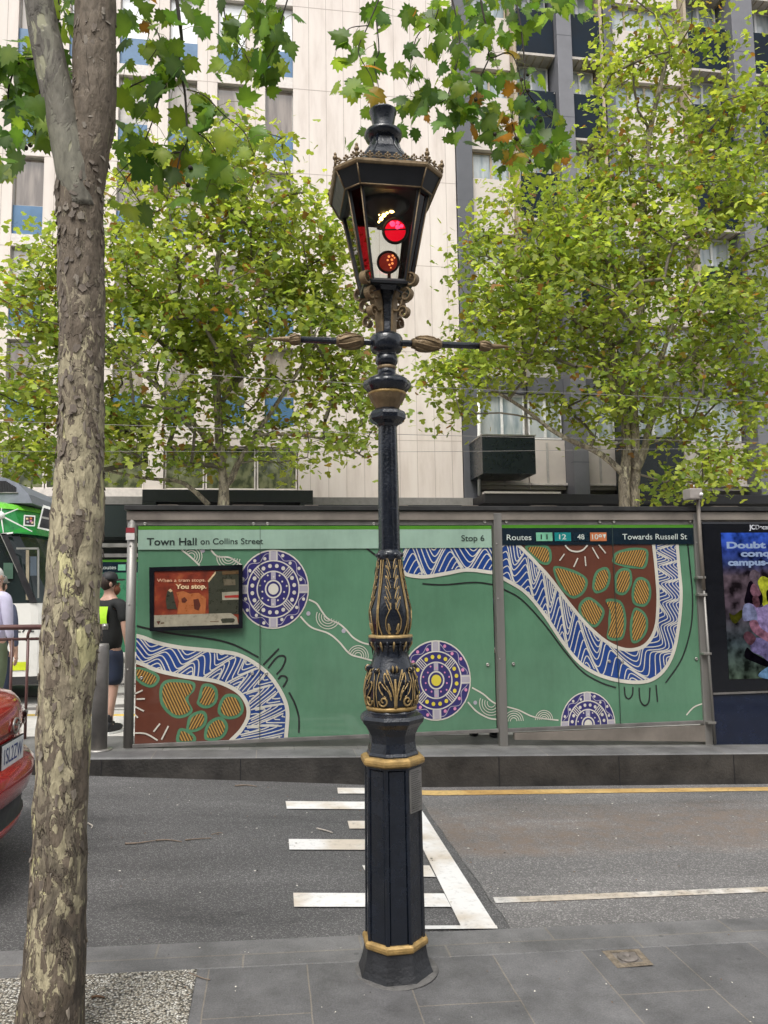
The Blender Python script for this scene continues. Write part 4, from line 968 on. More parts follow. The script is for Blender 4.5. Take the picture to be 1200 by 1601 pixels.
S2([(235, 330), (270, 305), (300, 340), (320, 440), (350, 545), (230, 540), (215, 430)], dk_g, .006); S2([(245, 325), (270, 302), (298, 330), (272, 345)], crm, .0065)
S2([(715, 215), (800, 100), (1070, 80), (1075, 600), (720, 600)], dk_g, .005); S2([(400, 420), (440, 400), (470, 440), (440, 470), (405, 465)], dkr, .006); S2([(540, 430), (600, 420), (625, 500), (600, 560), (550, 540)], dkr, .006)  # dark right column is a glass reflection painted into the print
S2([(875, 100), (1070, 88), (1070, 130), (880, 140)], brn, .007); S2([(890, 190), (1030, 195), (1035, 260), (900, 265)], PM('grey_a', (108, 100, 84)), .007); S2([(875, 345), (1072, 335), (1072, 430), (880, 437)], whitep, .007); S2([(905, 385), (1072, 375), (1072, 408), (910, 410)], redp, .008)
S2([(80, 615), (980, 588), (1050, 640), (1072, 730), (80, 760)], whitep, .007); S2([(860, 665), (880, 652), (1010, 648), (1028, 668), (1010, 698), (880, 705)], dk_g, .008)
S2([(108, 685), (155, 682), (132, 728)], dkr, .008); S2([(735, 685), (840, 680), (840, 688), (735, 693)], brn, .008); S2([(160, 700), (200, 697), (200, 712), (160, 716)], brn, .008)
S2([(705, 215), (800, 100), (803, 125), (722, 228)], crm, .0075)
b.build('print', post, fix=False)
ptx = PM('text', (225, 180, 150)); 
text('When a tram stops.', 245, 321, 910, ptx, post, y=PY-.0095, bold=.012, hh=5.2); text('You stop.', 274, 322.5, 920.5, PM('text_b', (240, 215, 175)), post, y=PY-.0095, bold=.03, hh=7)
b = MB(); b.add([D(240.5, 893, .0105), D(373, 890, .0105), D(373, 976.5, .0105), D(240.5, 981, .0105)], [(0, 1, 2, 3)], glass('poster_glass', (.92, .92, .9), .13)); b.build('glass', post, fix=False)

# ---- camera box on a thin pole strapped to the right post
cp = root('signal_box_on_pole', 'thin grey pole with a small grey box on top, strapped beside the mural', 'pole', P(1104, 1160, y=SY-.1))
yb = SY-.09; b = MB(); pts = [P(x, y, y=yb) for x, y in ((1118, 1163), (1110, 1060), (1100, 920))]; b.tube(pts, .013, postm, 10); b.tube([P(1100, 922, y=yb), P(1094, 840, y=yb), P(1090.5, 775, y=yb)], .02, beamm, 10); po = b.build('pole', cp)
for x, y in ((1099, 903), (1101, 930), (1108, 1022), (1115, 1130)): b = MB(); p = P(x-4, y, y=yb); b.bbox(p.x-.04, p.x+.05, yb-.018, SY-.03, p.z-.012, p.z+.012, steel, .004); b.build('clamp', po)
p = P(1083.5, 773, y=yb-.02); b = MB(); b.bbox(p.x-.075, p.x+.065, yb-.09, yb+.06, p.z-.055, p.z+.058, mat('grey_box', (.3, .27, .25), .5), .012); bx = b.build('housing', cp)
b = MB(); b.ell(p+Vector((.04, -.085, -.01)), (.02, .018, .02), wht, 10, 8); b.tube([p+Vector((0, -.02, .05)), p+Vector((0, -.02, .1))], .008, steel, 6); b.build('sensor', bx)

# ---- advertising kiosk
KY = 7.5
ki = root('advertising_kiosk', 'tall black advertising kiosk with a lit blue screen at the right edge', 'advertising kiosk', (5.3, KY, plat_z(5.3)))
kx0 = P(1102, 900, y=KY).x; kx1 = kx0+1.35; kz0 = plat_z(5.2)-.05; kz1 = Z(816, 1100, KY)
navyk = mat('navy_kiosk_paint', (.007, .012, .03), .22, 0, .2, coat=.3)
b = MB(); b.bbox(kx0, kx1, KY, KY+.28, Z(1084, 1120, KY)+.005, kz1, black, .02); body = b.build('housing', ki)
b = MB(); b.bbox(kx0+.01, kx1-.01, KY+.012, KY+.27, kz0, Z(1085, 1120, KY)-.002, navyk, .015); b.build('plinth', ki)
b = MB(); b.box(kx0+.02, kx1-.02, KY-.004, KY+.01, Z(1086, 1120, KY), Z(1083, 1120, KY), steel_dull); b.build('trim', ki)
yk = KY-.003; sx0, sx1 = P(1133, 940, y=yk).x, P(1133, 940, y=yk).x+1.0; sz1, sz0 = Z(833, 1133, yk), Z(1062, 1145, yk)
m, t, N, L = nodes('lit_screen'); out = N('OutputMaterial'); em = N('Emission'); em.inputs[1].default_value = .5; L(em.outputs[0], out.inputs[0])
tc = N('TexCoord'); sp = N('SeparateXYZ'); L(tc.outputs['Generated'], sp.inputs[0]); n_ = N('TexNoise', _Scale=7., _Detail=5.); L(tc.outputs['Object'], n_.inputs['Vector'])
zr_ = ramp(N, [(0, (.05, .07, .05)), (.25, (.03, .04, .045)), (.5, (.05, .035, .045)), (.7, (.07, .05, .06)), (.78, (.02, .03, .09)), (.9, (.02, .04, .2)), (1, (.025, .07, .36))]); L(sp.outputs['Z'], zr_.inputs[0])
nr = ramp(N, [(.38, .15), (.62, 1.9)]); L(n_.outputs[0], nr.inputs[0]); mm = N('Mix', data_type='RGBA', blend_type='MULTIPLY'); mm.inputs[0].default_value = 1; L(zr_.outputs[0], mm.inputs[6]); L(nr.outputs[0], mm.inputs[7]); L(mm.outputs[2], em.inputs[0])
b = MB(); b.box(sx0, sx1, yk-.004, yk+.003, sz0, sz1, m); scr = b.build('screen', ki)
def EM(n, c, s=.6):
    m, t, N, L = nodes('screen_'+n); out = N('OutputMaterial'); em = N('Emission'); em.inputs[1].default_value = s*.62; L(em.outputs[0], out.inputs[0]); tc = N('TexCoord')
    q = N('TexNoise', _Scale=11. if n != 'text' else .1, _Detail=5., _Roughness=.65); L(tc.outputs['Object'], q.inputs['Vector']); c = srgb(*c); r = ramp(N, [(.3, tuple(v*.2 for v in c)), (.5, tuple(v*.75 for v in c)), (.68, tuple(v*1.3 for v in c))]); L(q.outputs[0], r.inputs[0]); L(r.outputs[0], em.inputs[0]); return m
zk = lambda L_: [(1100+x/5.93, 810+y/5.93) for x, y in L_]
b = MB()
EM_ = 0
def K(L_, m_, l):
    W = smooth_line([P(x, y, y=yk-.004-l) for x, y in zk(L_)], 4, True); b.add(W, [tuple(range(len(W)))], m_)
K([(500, 590), (540, 540), (600, 560), (680, 620), (680, 760), (600, 790), (560, 830), (535, 760), (520, 660)], EM('yellow', (200, 205, 60)), .001)
K([(235, 880), (280, 900), (350, 850), (365, 900), (300, 975), (260, 960)], EM('olive', (70, 70, 20)), .001)
K([(430, 500), (470, 480), (520, 520), (500, 575), (430, 570)], EM('rock', (110, 95, 105)), .001)
K([(415, 600), (445, 585), (470, 620), (540, 700), (540, 800), (480, 815), (400, 800), (375, 770), (395, 680)], EM('hair', (22, 16, 26)), .002)
K([(445, 620), (470, 610), (510, 660), (530, 700), (515, 720), (480, 735), (450, 715), (430, 670)], EM('skin', (150, 105, 120)), .003)
K([(455, 730), (500, 725), (520, 800), (490, 830), (455, 790)], EM('neck', (120, 80, 90)), .0032)
K([(395, 800), (450, 798), (520, 830), (600, 800), (690, 850), (680, 1060), (560, 1050), (490, 970), (440, 950), (365, 945)], EM('lilac_shirt', (165, 145, 195)), .003)
K([(370, 810), (430, 795), (480, 850), (495, 945), (430, 950), (362, 940)], EM('sleeve', (135, 140, 175)), .004)
K([(425, 960), (490, 950), (530, 1020), (640, 1090), (690, 1120), (690, 1180), (600, 1150), (500, 1090), (445, 1040)], EM('arm', (160, 110, 130)), .0045)
K([(370, 1080), (410, 1050), (470, 1090), (480, 1130), (430, 1180), (380, 1130)], EM('hand', (105, 70, 80)), .004)
K([(440, 1130), (520, 1110), (690, 1170), (700, 1330), (620, 1350), (540, 1280), (440, 1230)], EM('skirt', (125, 115, 160)), .0035)
K([(400, 1200), (460, 1250), (600, 1330), (590, 1380), (480, 1340), (380, 1290)], EM('shadow', (14, 12, 18)), .004)
K([(510, 1470), (560, 1400), (690, 1350), (690, 1490)], EM('pale_blue', (120, 160, 200)), .004)
K([(580, 680), (620, 660), (660, 700), (690, 760), (640, 800), (590, 770)], EM('hair_b', (18, 14, 20)), .002)
b.build('advert_picture', scr, fix=False)
tl = EM('text', (170, 190, 225), .9); y_ = yk-.012
for s_, a, c, base, hh in (('Doubt never', 1136, 1256, 857, 10.5), ('conquered', 1158, 1257, 870, 10.5), ('campus-', 1138, 1203, 884, 10.5)):
    text(s_, a, c, base, tl, scr, y=y_, bold=.045, hh=hh-.8)
text('JCDecaux', 1171, 1209, 827.5, EM('brand', (230, 230, 235), .8), body, y=KY-.004, bold=.03)

# ================================================================ FACADES
BY = 26.0
conc_w = mat('pale_concrete_cladding', (.56, .505, .46), .75, 0, .08, 1.4, .15, 30)
m, t, N, L = nodes('cladding'); out = N('OutputMaterial'); bs = N('BsdfPrincipled', _Roughness=.75); L(bs.outputs[0], out.inputs[0]); tc = N('TexCoord')
n_ = N('TexNoise', _Scale=.9, _Detail=7., _Roughness=.65); mp = N('Mapping'); mp.inputs['Scale'].default_value = (2.2, 1, .35); L(tc.outputs['Object'], mp.inputs[0]); L(mp.outputs[0], n_.inputs['Vector'])
r = ramp(N, [(.3, (.54, .47, .42)), (.5, (.65, .58, .53)), (.7, (.7, .64, .585))]); L(n_.outputs[0], r.inputs[0]); L(r.outputs[0], bs.inputs['Base Color']); clad = m
joint_m = mat('joint', (.4, .345, .31), .8); sill_m = mat('sill', (.62, .57, .53), .6)
blue_m = mat('blue_spandrel', (.065, .15, .27), .35, 0, .12, 3)
lb = root('concrete_office_building', 'pale concrete office building with blue spandrel panels and narrow windows', 'building', (-8, BY, plat_z(-8)))
cols_x = [.36-1.668*k for k in range(14)]; PT = 3.18
B_ = [20.95+PT*j for j in range(3, -5, -1)]
w = MB(); w.box(1.0-.145+.0, 6.75, BY, BY+.5, 6.5, 34, clad)
w.box(1.0, 6.75, BY, BY+.5, 4.62, 6.498, clad)
for k, c in enumerate(cols_x):
    w.box(c-.49-.688, c-.49, BY, BY+.5, 6.5, 34, clad)
    for B in B_: w.box(c-.489, c+.489, BY+.012, BY+.4, B-1.03-.42, B-1.03, sill_m)
    for dx in (-.49-.344,): w.box(c+dx-.009, c+dx+.009, BY-.002, BY+.01, 6.5, 34, joint_m)
w.box(-25, .99, BY+.02, BY+.5, 6.5, 7.2-.43, clad)
for x in [1.42+.62*i for i in range(9)]: w.box(x-.009, x+.009, BY-.002, BY+.01, 4.62, 34, joint_m)
for z in [19.5+PT*j for j in range(-4, 5)]: w.box(-24, 6.74, BY-.0035, BY+.01, z-.009, z+.009, joint_m)
w.box(-25, 6.7, BY+.5, BY+8, 4.4, 34, clad)
w.box(-25, 1.0, BY-.03, BY+.5, 4.62, 5.02, sill_m)
for x in (-3.75, -8.9, -14, -19): w.box(x-.3, x+.3, BY, BY+.45, 5.02, 6.499, clad)
w.build('wall', lb)
wins = []
def panem(name, c1, c2, s, z=1.): 
    m, t, N, L = nodes(name); out = N('OutputMaterial'); bs = N('BsdfPrincipled', _Roughness=.07); L(bs.outputs[0], out.inputs[0]); bs.inputs['Specular IOR Level'].default_value = .9; tc = N('TexCoord')
    mp = N('Mapping'); mp.inputs['Scale'].default_value = (3., 1, z); L(tc.outputs['Object'], mp.inputs[0]); n_ = N('TexNoise', _Scale=s, _Detail=3.); L(mp.outputs[0], n_.inputs['Vector']); r = ramp(N, [(.38, c1), (.6, c2)]); L(n_.outputs[0], r.inputs[0]); L(r.outputs[0], bs.inputs['Base Color']); return m
pan_a = panem('pane_curtained', (.2, .165, .14), (.36, .32, .28), 1.1, .5); pan_w = panem('pane_bright', (.75, .77, .78), (.8, .8, .8), 1., 1.); pan_b = panem('pane_dark', (.13, .105, .09), (.25, .21, .18), 1.6, .4); pan_c = panem('pane_blind', (.36, .33, .3), (.48, .45, .41), .8, 3.); pan_g = panem('pane_green', (.05, .06, .035), (.17, .18, .1), 1.6, 2.)  # reflected sky and blinds painted into pane_bright, green reflections into pane_green
framem = mat('window_frame_grey', (.38, .36, .34), .5)
def window(parent, x, z0, z1, hw, y, pm, name='window', mull=0, fm=framem, fw=.03):
    b = MB(); 
    for a, c, e, f_ in ((-hw, -hw+fw, z0, z1), (hw-fw, hw, z0, z1), (-hw+fw, hw-fw, z0, z0+fw), (-hw+fw, hw-fw, z1-fw, z1)): b.box(x+a, x+c, y-.04, y+.05, e, f_, fm)
    for i in range(mull): xx = x-hw+2*hw*(i+1)/(mull+1); b.box(xx-fw*.8, xx+fw*.8, y-.04, y+.05, z0+fw, z1-fw, fm)
    o = b.build('window', parent); b = MB(); b.box(x-hw+fw, x+hw-fw, y, y+.03, z0+fw, z1-fw, pm); b.build('pane', o); return o
fw0 = None
for k in range(12):
    for B in B_:
        if B > 27 or (k > 6 and B > 22): continue
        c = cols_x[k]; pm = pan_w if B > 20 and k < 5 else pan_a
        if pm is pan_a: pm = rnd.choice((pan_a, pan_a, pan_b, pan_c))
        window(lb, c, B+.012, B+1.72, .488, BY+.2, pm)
        b = MB(); b.box(c-.488, c+.488, BY+.1, BY+.2, B-1.02, B+.0, blue_m); b.build('spandrel_panel', lb)
for a, c in ((-3.43, -2.12), (-2.1, -.42), (-.4, .98), (-5.6, -4.08), (-7.2, -5.62), (-8.58, -7.22)): window(lb, (a+c)/2, 5.03, 6.48, (c-a)/2-.01, BY+.2, pan_g, fm=sill_m, fw=.05)
# ground floor: dark canopy and shopfront
b = MB(); b.box(-25, 6.7, BY-1.4, BY+.3, 3.35, 4.35, mat('dark_green_canopy', (.012, .022, .022), .5)); b.box(-25, 6.7, BY-1.42, BY+.3, 4.353, 4.6, mat('grey_canopy_edge', (.22, .21, .2), .5)); b.build('canopy', lb)
b = MB(); b.box(-25, 30, BY+.6, BY+.8, -1, 4.4, mat('shopfront_glass', (.03, .035, .035), .12, 0, .6, .8)); 
for x in range(-24, 30, 2): b.box(x-.06, x+.06, BY+.5, BY+.6, -1, 4.3, blackm)
b.build('shopfront', lb)
# black entrance portal over the trees' feet
q0, q1 = P(222, 765, y=24), P(489, 766, y=24); b = MB(); pt = mat('portal_black', (.018, .022, .024), .4, 0, .2)
b.bbox(q0.x, q1.x, 24, 24.8, q0.z-.38, q0.z, pt, .02); b.box(q0.x, q0.x+.4, 24.003, 24.8, -.5, q0.z-.381, pt); b.box(q1.x-.4, q1.x, 24.003, 24.8, -.5, q0.z-.381, pt); b.box(q0.x+.4, q1.x-.4, 24.4, 24.79, 3.3, q0.z-.382, blackm)
o = b.build('entrance_portal'); tag(o, 'black square entrance portal in front of the pale office building', 'portal')

# right-hand building: dark fins, balconies with blue-black panels
rb = root('finned_building', 'grey finned building with blue black balcony panels behind the right tree', 'building', (15, BY, plat_z(15)))
fin_m = mat('grey_fin_paint', (.15, .15, .165), .55, 0, .12, 2, .1, 40); fin_d = mat('dark_grey_fin', (.085, .088, .1), .55, 0, .12, 2); bal_m = mat('blue_black_panel', (.005, .012, .022), .6, 0, .3, 1.2, spec=.15)
pale_m = mat('pale_spandrel', (.5, .47, .43), .65, 0, .1, 3); tan_m = mat('tan_pilaster', (.38, .31, .22), .65); soff = mat('soffit', (.45, .41, .37), .7)
w = MB(); w.box(6.76, 34, BY+.6, BY+6, 4.4, 34, pale_m); w.build('wall', rb)
def fin(x0, x1, y0, m_, z0=4.6, z1=34): b = MB(); b.bbox(x0, x1, y0, BY+.59, z0, z1, m_, .02); [b.box(x0-.003, x1+.003, y0-.003, y0+.2, 18.9+3.23*j, 18.93+3.23*j, fin_d) for j in range(-4, 4)]; b.build('fin', rb)
fin(6.78, 7.38, BY-.1, fin_d); fin(10.62, 11.2, BY-.55, fin_m); fin(12.66, 13.02, BY-.2, fin_d); fin(17.75, 18.65, BY-.6, fin_m); fin(20.4, 20.8, BY-.2, fin_d)
for x in (9.0, 12.45, 15.95, 20.2): b = MB(); b.box(x, x+.12, BY-.25, BY+.58, 8.9, 34, tan_m); b.build('pilaster', rb)
b = MB(); b.tube([P(748, 600, y=BY-.3), P(749, 775, y=BY-.3)], .06, wht, 8); b.build('downpipe', rb)
ww = mat('white_window_frame', (.66, .66, .65), .45); glz = panem('pane_sky', (.2, .25, .27), (.42, .45, .45), 1.2, .6)
for x0, x1, kind in ((7.42, 8.98, 's'), (9.14, 10.6, 'b'), (11.22, 12.43, 'b'), (13.04, 15.9, 's'), (16.1, 17.73, 'b'), (18.67, 20.18, 'b'), (20.82, 24, 's'), (24, 28, 's')):
    for j in range(-4, 4):
        zf = 18.27+3.23*j
        if zf < 9: continue
        if kind == 'b':
            b = MB(); b.bbox(x0+.01, x1-.01, BY-.3, BY-.24, zf, zf+1.75, bal_m, .01)
            for q in (x0+.06, x1-.06): b.lathe([(.03, 0), (.03, .01)], (0, 0, 0), steel, 8); n0 = len(b.v)-16; b.v[n0:] = [(q+v[0], BY-.305-v[2], zf+1.68+v[1]) for v in b.v[n0:]]
            b.build('balcony_panel', rb)
            b = MB(); b.box(x0, x1, BY-.32, BY+.55, zf-.1, zf-.004, soff); [b.box(x, x+.03, BY-.3, BY+.5, zf-.13, zf-.1001, tan_m) for x in frange(x0+.1, x1-.1, 4)]; b.build('balcony_slab', rb)
            window(rb, (x0+x1)/2, zf-1.5, zf-.12, (x1-x0)/2-.06, BY+.35, glz, mull=1, fm=ww, fw=.06)
        else:
            window(rb, (x0+x1)/2, zf-1.6, zf-.5, (x1-x0)/2-.05, BY+.35, glz, mull=1 if x1-x0 < 2 else 3, fm=tan_m, fw=.05)
            b = MB(); b.box(x0, x1, BY+.1, BY+.3, zf-.49, zf+1.61, conc_w); b.build('spandrel', rb)
for x0, x1 in ((7.42, 9.2), (9.25, 10.6), (11.22, 12.64), (13.04, 15.2), (15.25, 17.7), (18.7, 20.4), (20.85, 24)):
    window(rb, (x0+x1)/2, 6.95, 8.55, (x1-x0)/2-.05, BY+.3, glz, mull=1, fm=ww, fw=.06)
    b = MB(); b.box(x0, x1, BY+.15, BY+.32, 5.1, 6.9, conc_w); lt = MB(); lt.box(x0, x1, BY+.1, BY+.3, 8.6, 9.2, fin_d); lt.build('lintel', rb); b.box((x0+x1)/2-.04, (x0+x1)/2+.04, BY+.12, BY+.15, 5.2, 6.8, framem); b.box(x0, x1, BY+.0, BY+.14, 5.24, 5.32, sill_m); b.build('spandrel', rb)
q = P(757, 766, y=24.2); b = MB(); b.bbox(q.x, 30, 24.2, BY+.5, 4.38, q.z-.12, blackm, .02); b.box(q.x, q.x+2.6, 24.16, 24.5, q.z-.115, q.z-.05, pale_m); b.build('canopy', rb)
for i, (a, c, e, f_) in enumerate(((753, 838, 681, 741), (994, 1073, 683, 789))):
    q0, q1 = P(a, e, y=24.3), P(c, f_, y=24.3); b = MB(); bx = mat('black_sign_box', (.008, .014, .017), .3, 0, .2)
    b.bbox(q0.x, q1.x, 24.3, 25.95, q1.z, q0.z, bx, .015); b.box(q0.x-.02, q1.x+.02, 24.27, 25.96, q0.z+.002, q0.z+.05, steel); b.build('sign_box', rb)
# unseen building added behind the camera for its reflections and to block sky light
ob = root('added_building_behind', 'unseen low grey stone building added behind the viewer to shape light and reflections', 'building', (0, -14, 0))
b = MB(); st = mat('grey_brown_stone', (.3, .27, .24), .8, 0, .2, .8); b.box(-45, 45, -24, -14, -1, 11.5, st)
for x in range(-44, 44, 3):
    for z in range(1, 9, 4): b.box(x, x+1.5, -14.02, -13.99, z, z+2.6, mat('dark_window_glass', (.03, .035, .04), .1) if 'dark_window_glass' not in MAT else MAT['dark_window_glass'])
b.build('wall', ob)

# ---- overhead tram wires
for i, (A_, C_) in enumerate((((-60, 566), (1260, 631)), ((-60, 657), (1260, 693)), ((-60, 706), (1260, 700)))):
    b = MB(); a, c = P(*A_, y=13), P(*C_, y=13); d = (c-a); pts = [a-d*1.2, a, a.lerp(c, .5)-Vector((0, 0, .04)), c, c+d*1.2]
    b.tube(smooth_line(pts, 5), (.006, .005, .004)[i], steel_dull, 5, cap=False); o = b.build('overhead_wire')
    tag(o, ('upper tram wire crossing in front of both trees', 'middle tram wire crossing in front of both trees', 'lowest thin tram wire just above the dark entrance portal')[i], 'wire', 'tram wires over the track')

# ---- screen on the far platform
fs_ = root('far_tram_stop_screen', 'green screen of the far platform glimpsed behind the man in the black shirt', 'tram shelter', (-4, 16, plat_z(-4)))
fy = 16.; x0, x1 = -9, P(700, 900, y=fy).x
z_t = P(185, 853, y=fy).z
b = MB(); b.box(x0, x1, fy-.1, fy+.1, z_t-.03, z_t+.04, steel); b.box(x0, x1, fy-.05, fy+.05, P(185, 868, y=fy).z-.04, P(185, 868, y=fy).z+.03, steel_dull); b.build('top_beam', fs_)
b = MB(); b.box(x0, x1, fy-.01, fy+.01, .45, P(185, 878, y=fy).z, mat('far_green_film', srgb(60, 120, 88), .3)); b.box(x0, x1, fy-.014, fy-.011, P(185, 895, y=fy).z, P(185, 879, y=fy).z, navy_f); b.box(x0, x1, fy-.016, fy-.0115, P(185, 878.5, y=fy).z, P(185, 875, y=fy).z, lime_f); pn = b.build('screen_panel', fs_)
b = MB(); a_, c_ = P(184, 892, y=fy-.02), P(196, 882.5, y=fy-.02); b.box(a_.x, c_.x, fy-.02, fy-.0145, a_.z, c_.z, MAT['chip_11']); b.build('route_chip', pn)
text('Routes', 156, 181, 890, litx, pn, y=fy-.018, hh=6)
for x in (-9, -5, P(735, 900, y=fy).x): b = MB(); b.box(x-.05, x+.05, fy-.08, fy+.08, plat_z(x)-.1, z_t-.031, steel_dull); b.build('post', fs_)

# ================================================================ FURNITURE ON THE PLATFORM
bo_ = root('steel_bollard', 'stout brushed steel bollard at the platform edge beside the plane tree trunk', 'bollard', (-1.53, 7.45, plat_z(-1.53)))
px_, pz_ = P(156, 1100, y=7.45).x, plat_z(-1.53); b = MB(); b.lathe([(.07, -.01), (.07, .93), (.062, .95), (.01, .953)], (px_, 7.45, pz_), steel_dull, 28); bo = b.build('post', bo_)
b = MB(); b.lathe([(.115, 0), (.115, .006), (.075, .012)], (px_, 7.45, pz_), steel, 28); b.build('base_ring', bo)
fe = root('handrail', 'maroon painted metal handrail on the platform at the left', 'handrail', (-2.5, 8, plat_z(-2.5)))
mar = mat('maroon_paint', (.11, .05, .045), .45, 0, .2); 
b = MB(); ra, rb_ = P(-60, 980, y=8), P(160, 980, y=8); xx0 = ra.x-1.2; za = P(0, 978, y=8).z
b.tube([(xx0, 8, za), (rb_.x, 8, za-.03)], .026, mar, 10); b.build('top_rail', fe)
b = MB(); b.lathe([(.03, 0), (.03, .05)], (0, 0, 0), steel, 12); b.v = [(rb_.x+v[2], 8+v[0], za-.03+v[1]) for v in b.v]; b.build('end_cap', fe)
b = MB(); zz2 = P(0, 1000, y=8).z; b.tube([(xx0, 8, zz2), (P(60, 1000, y=8).x, 8, zz2)], .014, mar, 8); b.tube([(P(42, 1000, y=8).x, 8, zz2-.02), (P(44, 985, y=8).x, 8, zz2+.05), (P(50, 979, y=8).x, 8, za)], .014, mar, 8); b.build('lower_rail', fe)
for px in (17, 42, -30): 
    b = MB(); x = P(px, 1050, y=8).x; b.tube([(x, 8, zz2), (x, 8, plat_z(x))], .014, mar, 8); b.build('rail_post', fe)
for x in (-3.4, -4.2): b = MB(); b.tube([(x, 8, za), (x, 8, -.2)], .02, mar, 8); b.build('rail_post', fe)

# ================================================================ TRAM
TY0, TY1 = 12.2, 14.8; TC = (TY0+TY1)/2
tr = root('tram', 'green and white tram with black windows stopped at the far left', 'tram', (-10, TC, plat_z(-10)-.28))
tw = mat('tram_white', (.66, .65, .61), .3, 0, .05, 2, coat=.3); tg = mat('tram_bright_green', (.14, .5, .035), .3, 0, .05, coat=.3); td = mat('tram_dark_green', (.015, .24, .05), .3, 0, .08, coat=.3)
tb = mat('tram_window_glass', (.016, .024, .024), .05, 0, .5, .9); tl_ = mat('tram_lime_stripe', (.5, .58, .02), .35); tsk = mat('tram_skirt', (.06, .06, .065), .6)
tz = lambda py: P(30, py, y=TY0).z
def plan(nose, hw, z, n=16, back=-22):
    pts = [(back, -hw), (nose-.5, -hw)]
    for i in range(1, n): a = -pi/2+pi*i/n; pts.append((nose-.5+.5*cos(a), hw*math.copysign(abs(sin(a))**.85, sin(a))))
    pts += [(nose-.5, hw), (back, hw)]
    return [(x, TC+y, z) for x, y in pts]
def stack(levels, m, parent, name):
    b = MB(); S_ = [plan(n_, hw, z) for z, n_, hw in levels]; k = len(S_[0]); vs = [p for s_ in S_ for p in s_]; fs = []
    for i in range(len(S_)-1):
        for j in range(k): fs.append((i*k+j, i*k+(j+1) % k, (i+1)*k+(j+1) % k, (i+1)*k+j))
    fs += [tuple(range(k-1, -1, -1)), tuple((len(S_)-1)*k+j for j in range(k))]
    b.add(vs, fs, m); return b.build(name, parent)
NX = P(168, 1000, y=TC).x-.35
stack([(tz(1072), NX-.15, 1.2), (tz(1058)-.003, NX, 1.26)], tsk, tr, 'skirt'); bod = stack([(tz(1058), NX, 1.3), (tz(960), NX, 1.3), (tz(943)-.004, NX-.03, 1.3)], tw, tr, 'body')
stack([(tz(943), NX-.04, 1.28), (tz(833)-.004, NX-.55, 1.27)], tb, tr, 'window_band'); top_ = stack([(tz(833), NX-.5, 1.3), (tz(795), NX-.62, 1.29)], td, tr, 'destination_band')
stack([(tz(795)+.004, NX-.6, 1.3), (tz(786), NX-.68, 1.27), (tz(781), NX-.85, 1.15)], tg, tr, 'roof')
b = MB(); b.box(-20, NX-.51, TY0-.012, TY0-.002, tz(1048), tz(1035), tl_); b.build('lime_stripe', bod, fix=False)
def TT(px, py, l=0): p = P(px, py, y=TY0-l); return Vector((p.x, TY0-l, p.z))
ifm = mat('cab_inside_grey', (.2, .2, .18), .5); b = MB(); pm = mat('tram_pillar_black', (.02, .02, .022), .35); b.add([TT(0, 834, .012), TT(10, 834, .012), TT(58, 942, .012), TT(46, 942, .012)], [(0, 1, 2, 3)], pm); b.add([TT(-1, 834, .013), TT(.6, 834, .013), TT(28, 895, .013), TT(27, 895, .013)], [(0, 1, 2, 3)], ifm)
b.add([TT(0, 834, .012), TT(20, 831.5, .012), TT(20, 834, .012), TT(0, 837, .012)], [(0, 1, 2, 3)], wht)
b.build('cab_pillar', tr, fix=False)
b = MB()
for x0_, x1_, y0_, y1_, mm_ in ((58, 61, 858, 935, ifm), (40, 45, 860, 938, mat('cab_inside_tan', (.26, .22, .15), .5)), (25, 60, 856, 859, ifm), (5, 20, 880, 905, mat('cab_inside_green', (.04, .09, .06), .5)), (47, 57, 870, 900, mat('cab_seat', (.05, .07, .09), .6))): b.add([TT(x0_, y1_, .006), TT(x1_, y1_, .006), TT(x1_, y0_, .006), TT(x0_, y0_, .006)], [(0, 1, 2, 3)], mm_)
b.build('cab_interior', tr, fix=False)
b = MB(); wl = mat('tram_white_line', (.62, .64, .6), .35)
c = (1, 806)
for ex, ey in ((28, 795.5), (50, 831), (5, 833), (2, 794)):
    a_, d_ = TT(*c, .008), TT(ex, ey, .008); t_ = (d_-a_).normalized(); q = Vector((-t_.z, 0, t_.x))*.012; b.add([a_+q, d_+q*.6, d_-q*.6, a_-q], [(0, 1, 2, 3)], wl)
b.lathe([(.06, 0), (.06, .012)], (0, 0, 0), wl, 16); n0 = len(b.v)-32; b.v[n0:] = [(TT(*c).x+v[0], TY0-.004-v[2], TT(*c).z+v[1]) for v in b.v[n0:]]
b.add([TT(9, 832.5, .009), TT(34, 825, .009), TT(48, 832.5, .009)], [(0, 1, 2)], mat('tram_mid_green', (.02, .26, .035), .3))
b.build('white_star_lines', top_, fix=False)
b = MB(); b.add([TT(*p, .01) for p in ((36, 822), (54, 823), (55, 806), (37, 805))], [(0, 1, 2, 3)], wl); b.add([TT(*p, .012) for p in ((38.5, 820), (52.5, 821), (53, 808), (39, 807))], [(0, 1, 2, 3)], mat('sticker_black', (.02, .02, .02), .4))
for (x_, y_, m_) in ((42, 811, 'poster_cream'), (48, 810.5, 'poster_orange'), (43, 816, 'pane_sky'), (48, 815, 'pink_film'), (50, 817, 'poster_cream')): b.add([TT(x_-1.8, y_+1.4, .014), TT(x_+1.8, y_+1.6, .014), TT(x_+1.8, y_-1.4, .014), TT(x_-1.8, y_-1.6, .014)], [(0, 1, 2, 3)], MAT[m_])
b.build('window_sticker', top_, fix=False)
b = MB(); b.add([TT(*p, .01) for p in ((58, 826), (80, 831), (88, 796), (67, 789))], [(0, 1, 2, 3)], wl); b.add([TT(*p, .014) for p in ((61, 824), (80, 828), (86, 799), (68, 794))], [(0, 1, 2, 3)], pm); b.add([TT(*p, .016) for p in ((64, 810), (82, 814), (83, 811), (65, 807))], [(0, 1, 2, 3)], ifm)
b.build('display_housing', top_, fix=False)
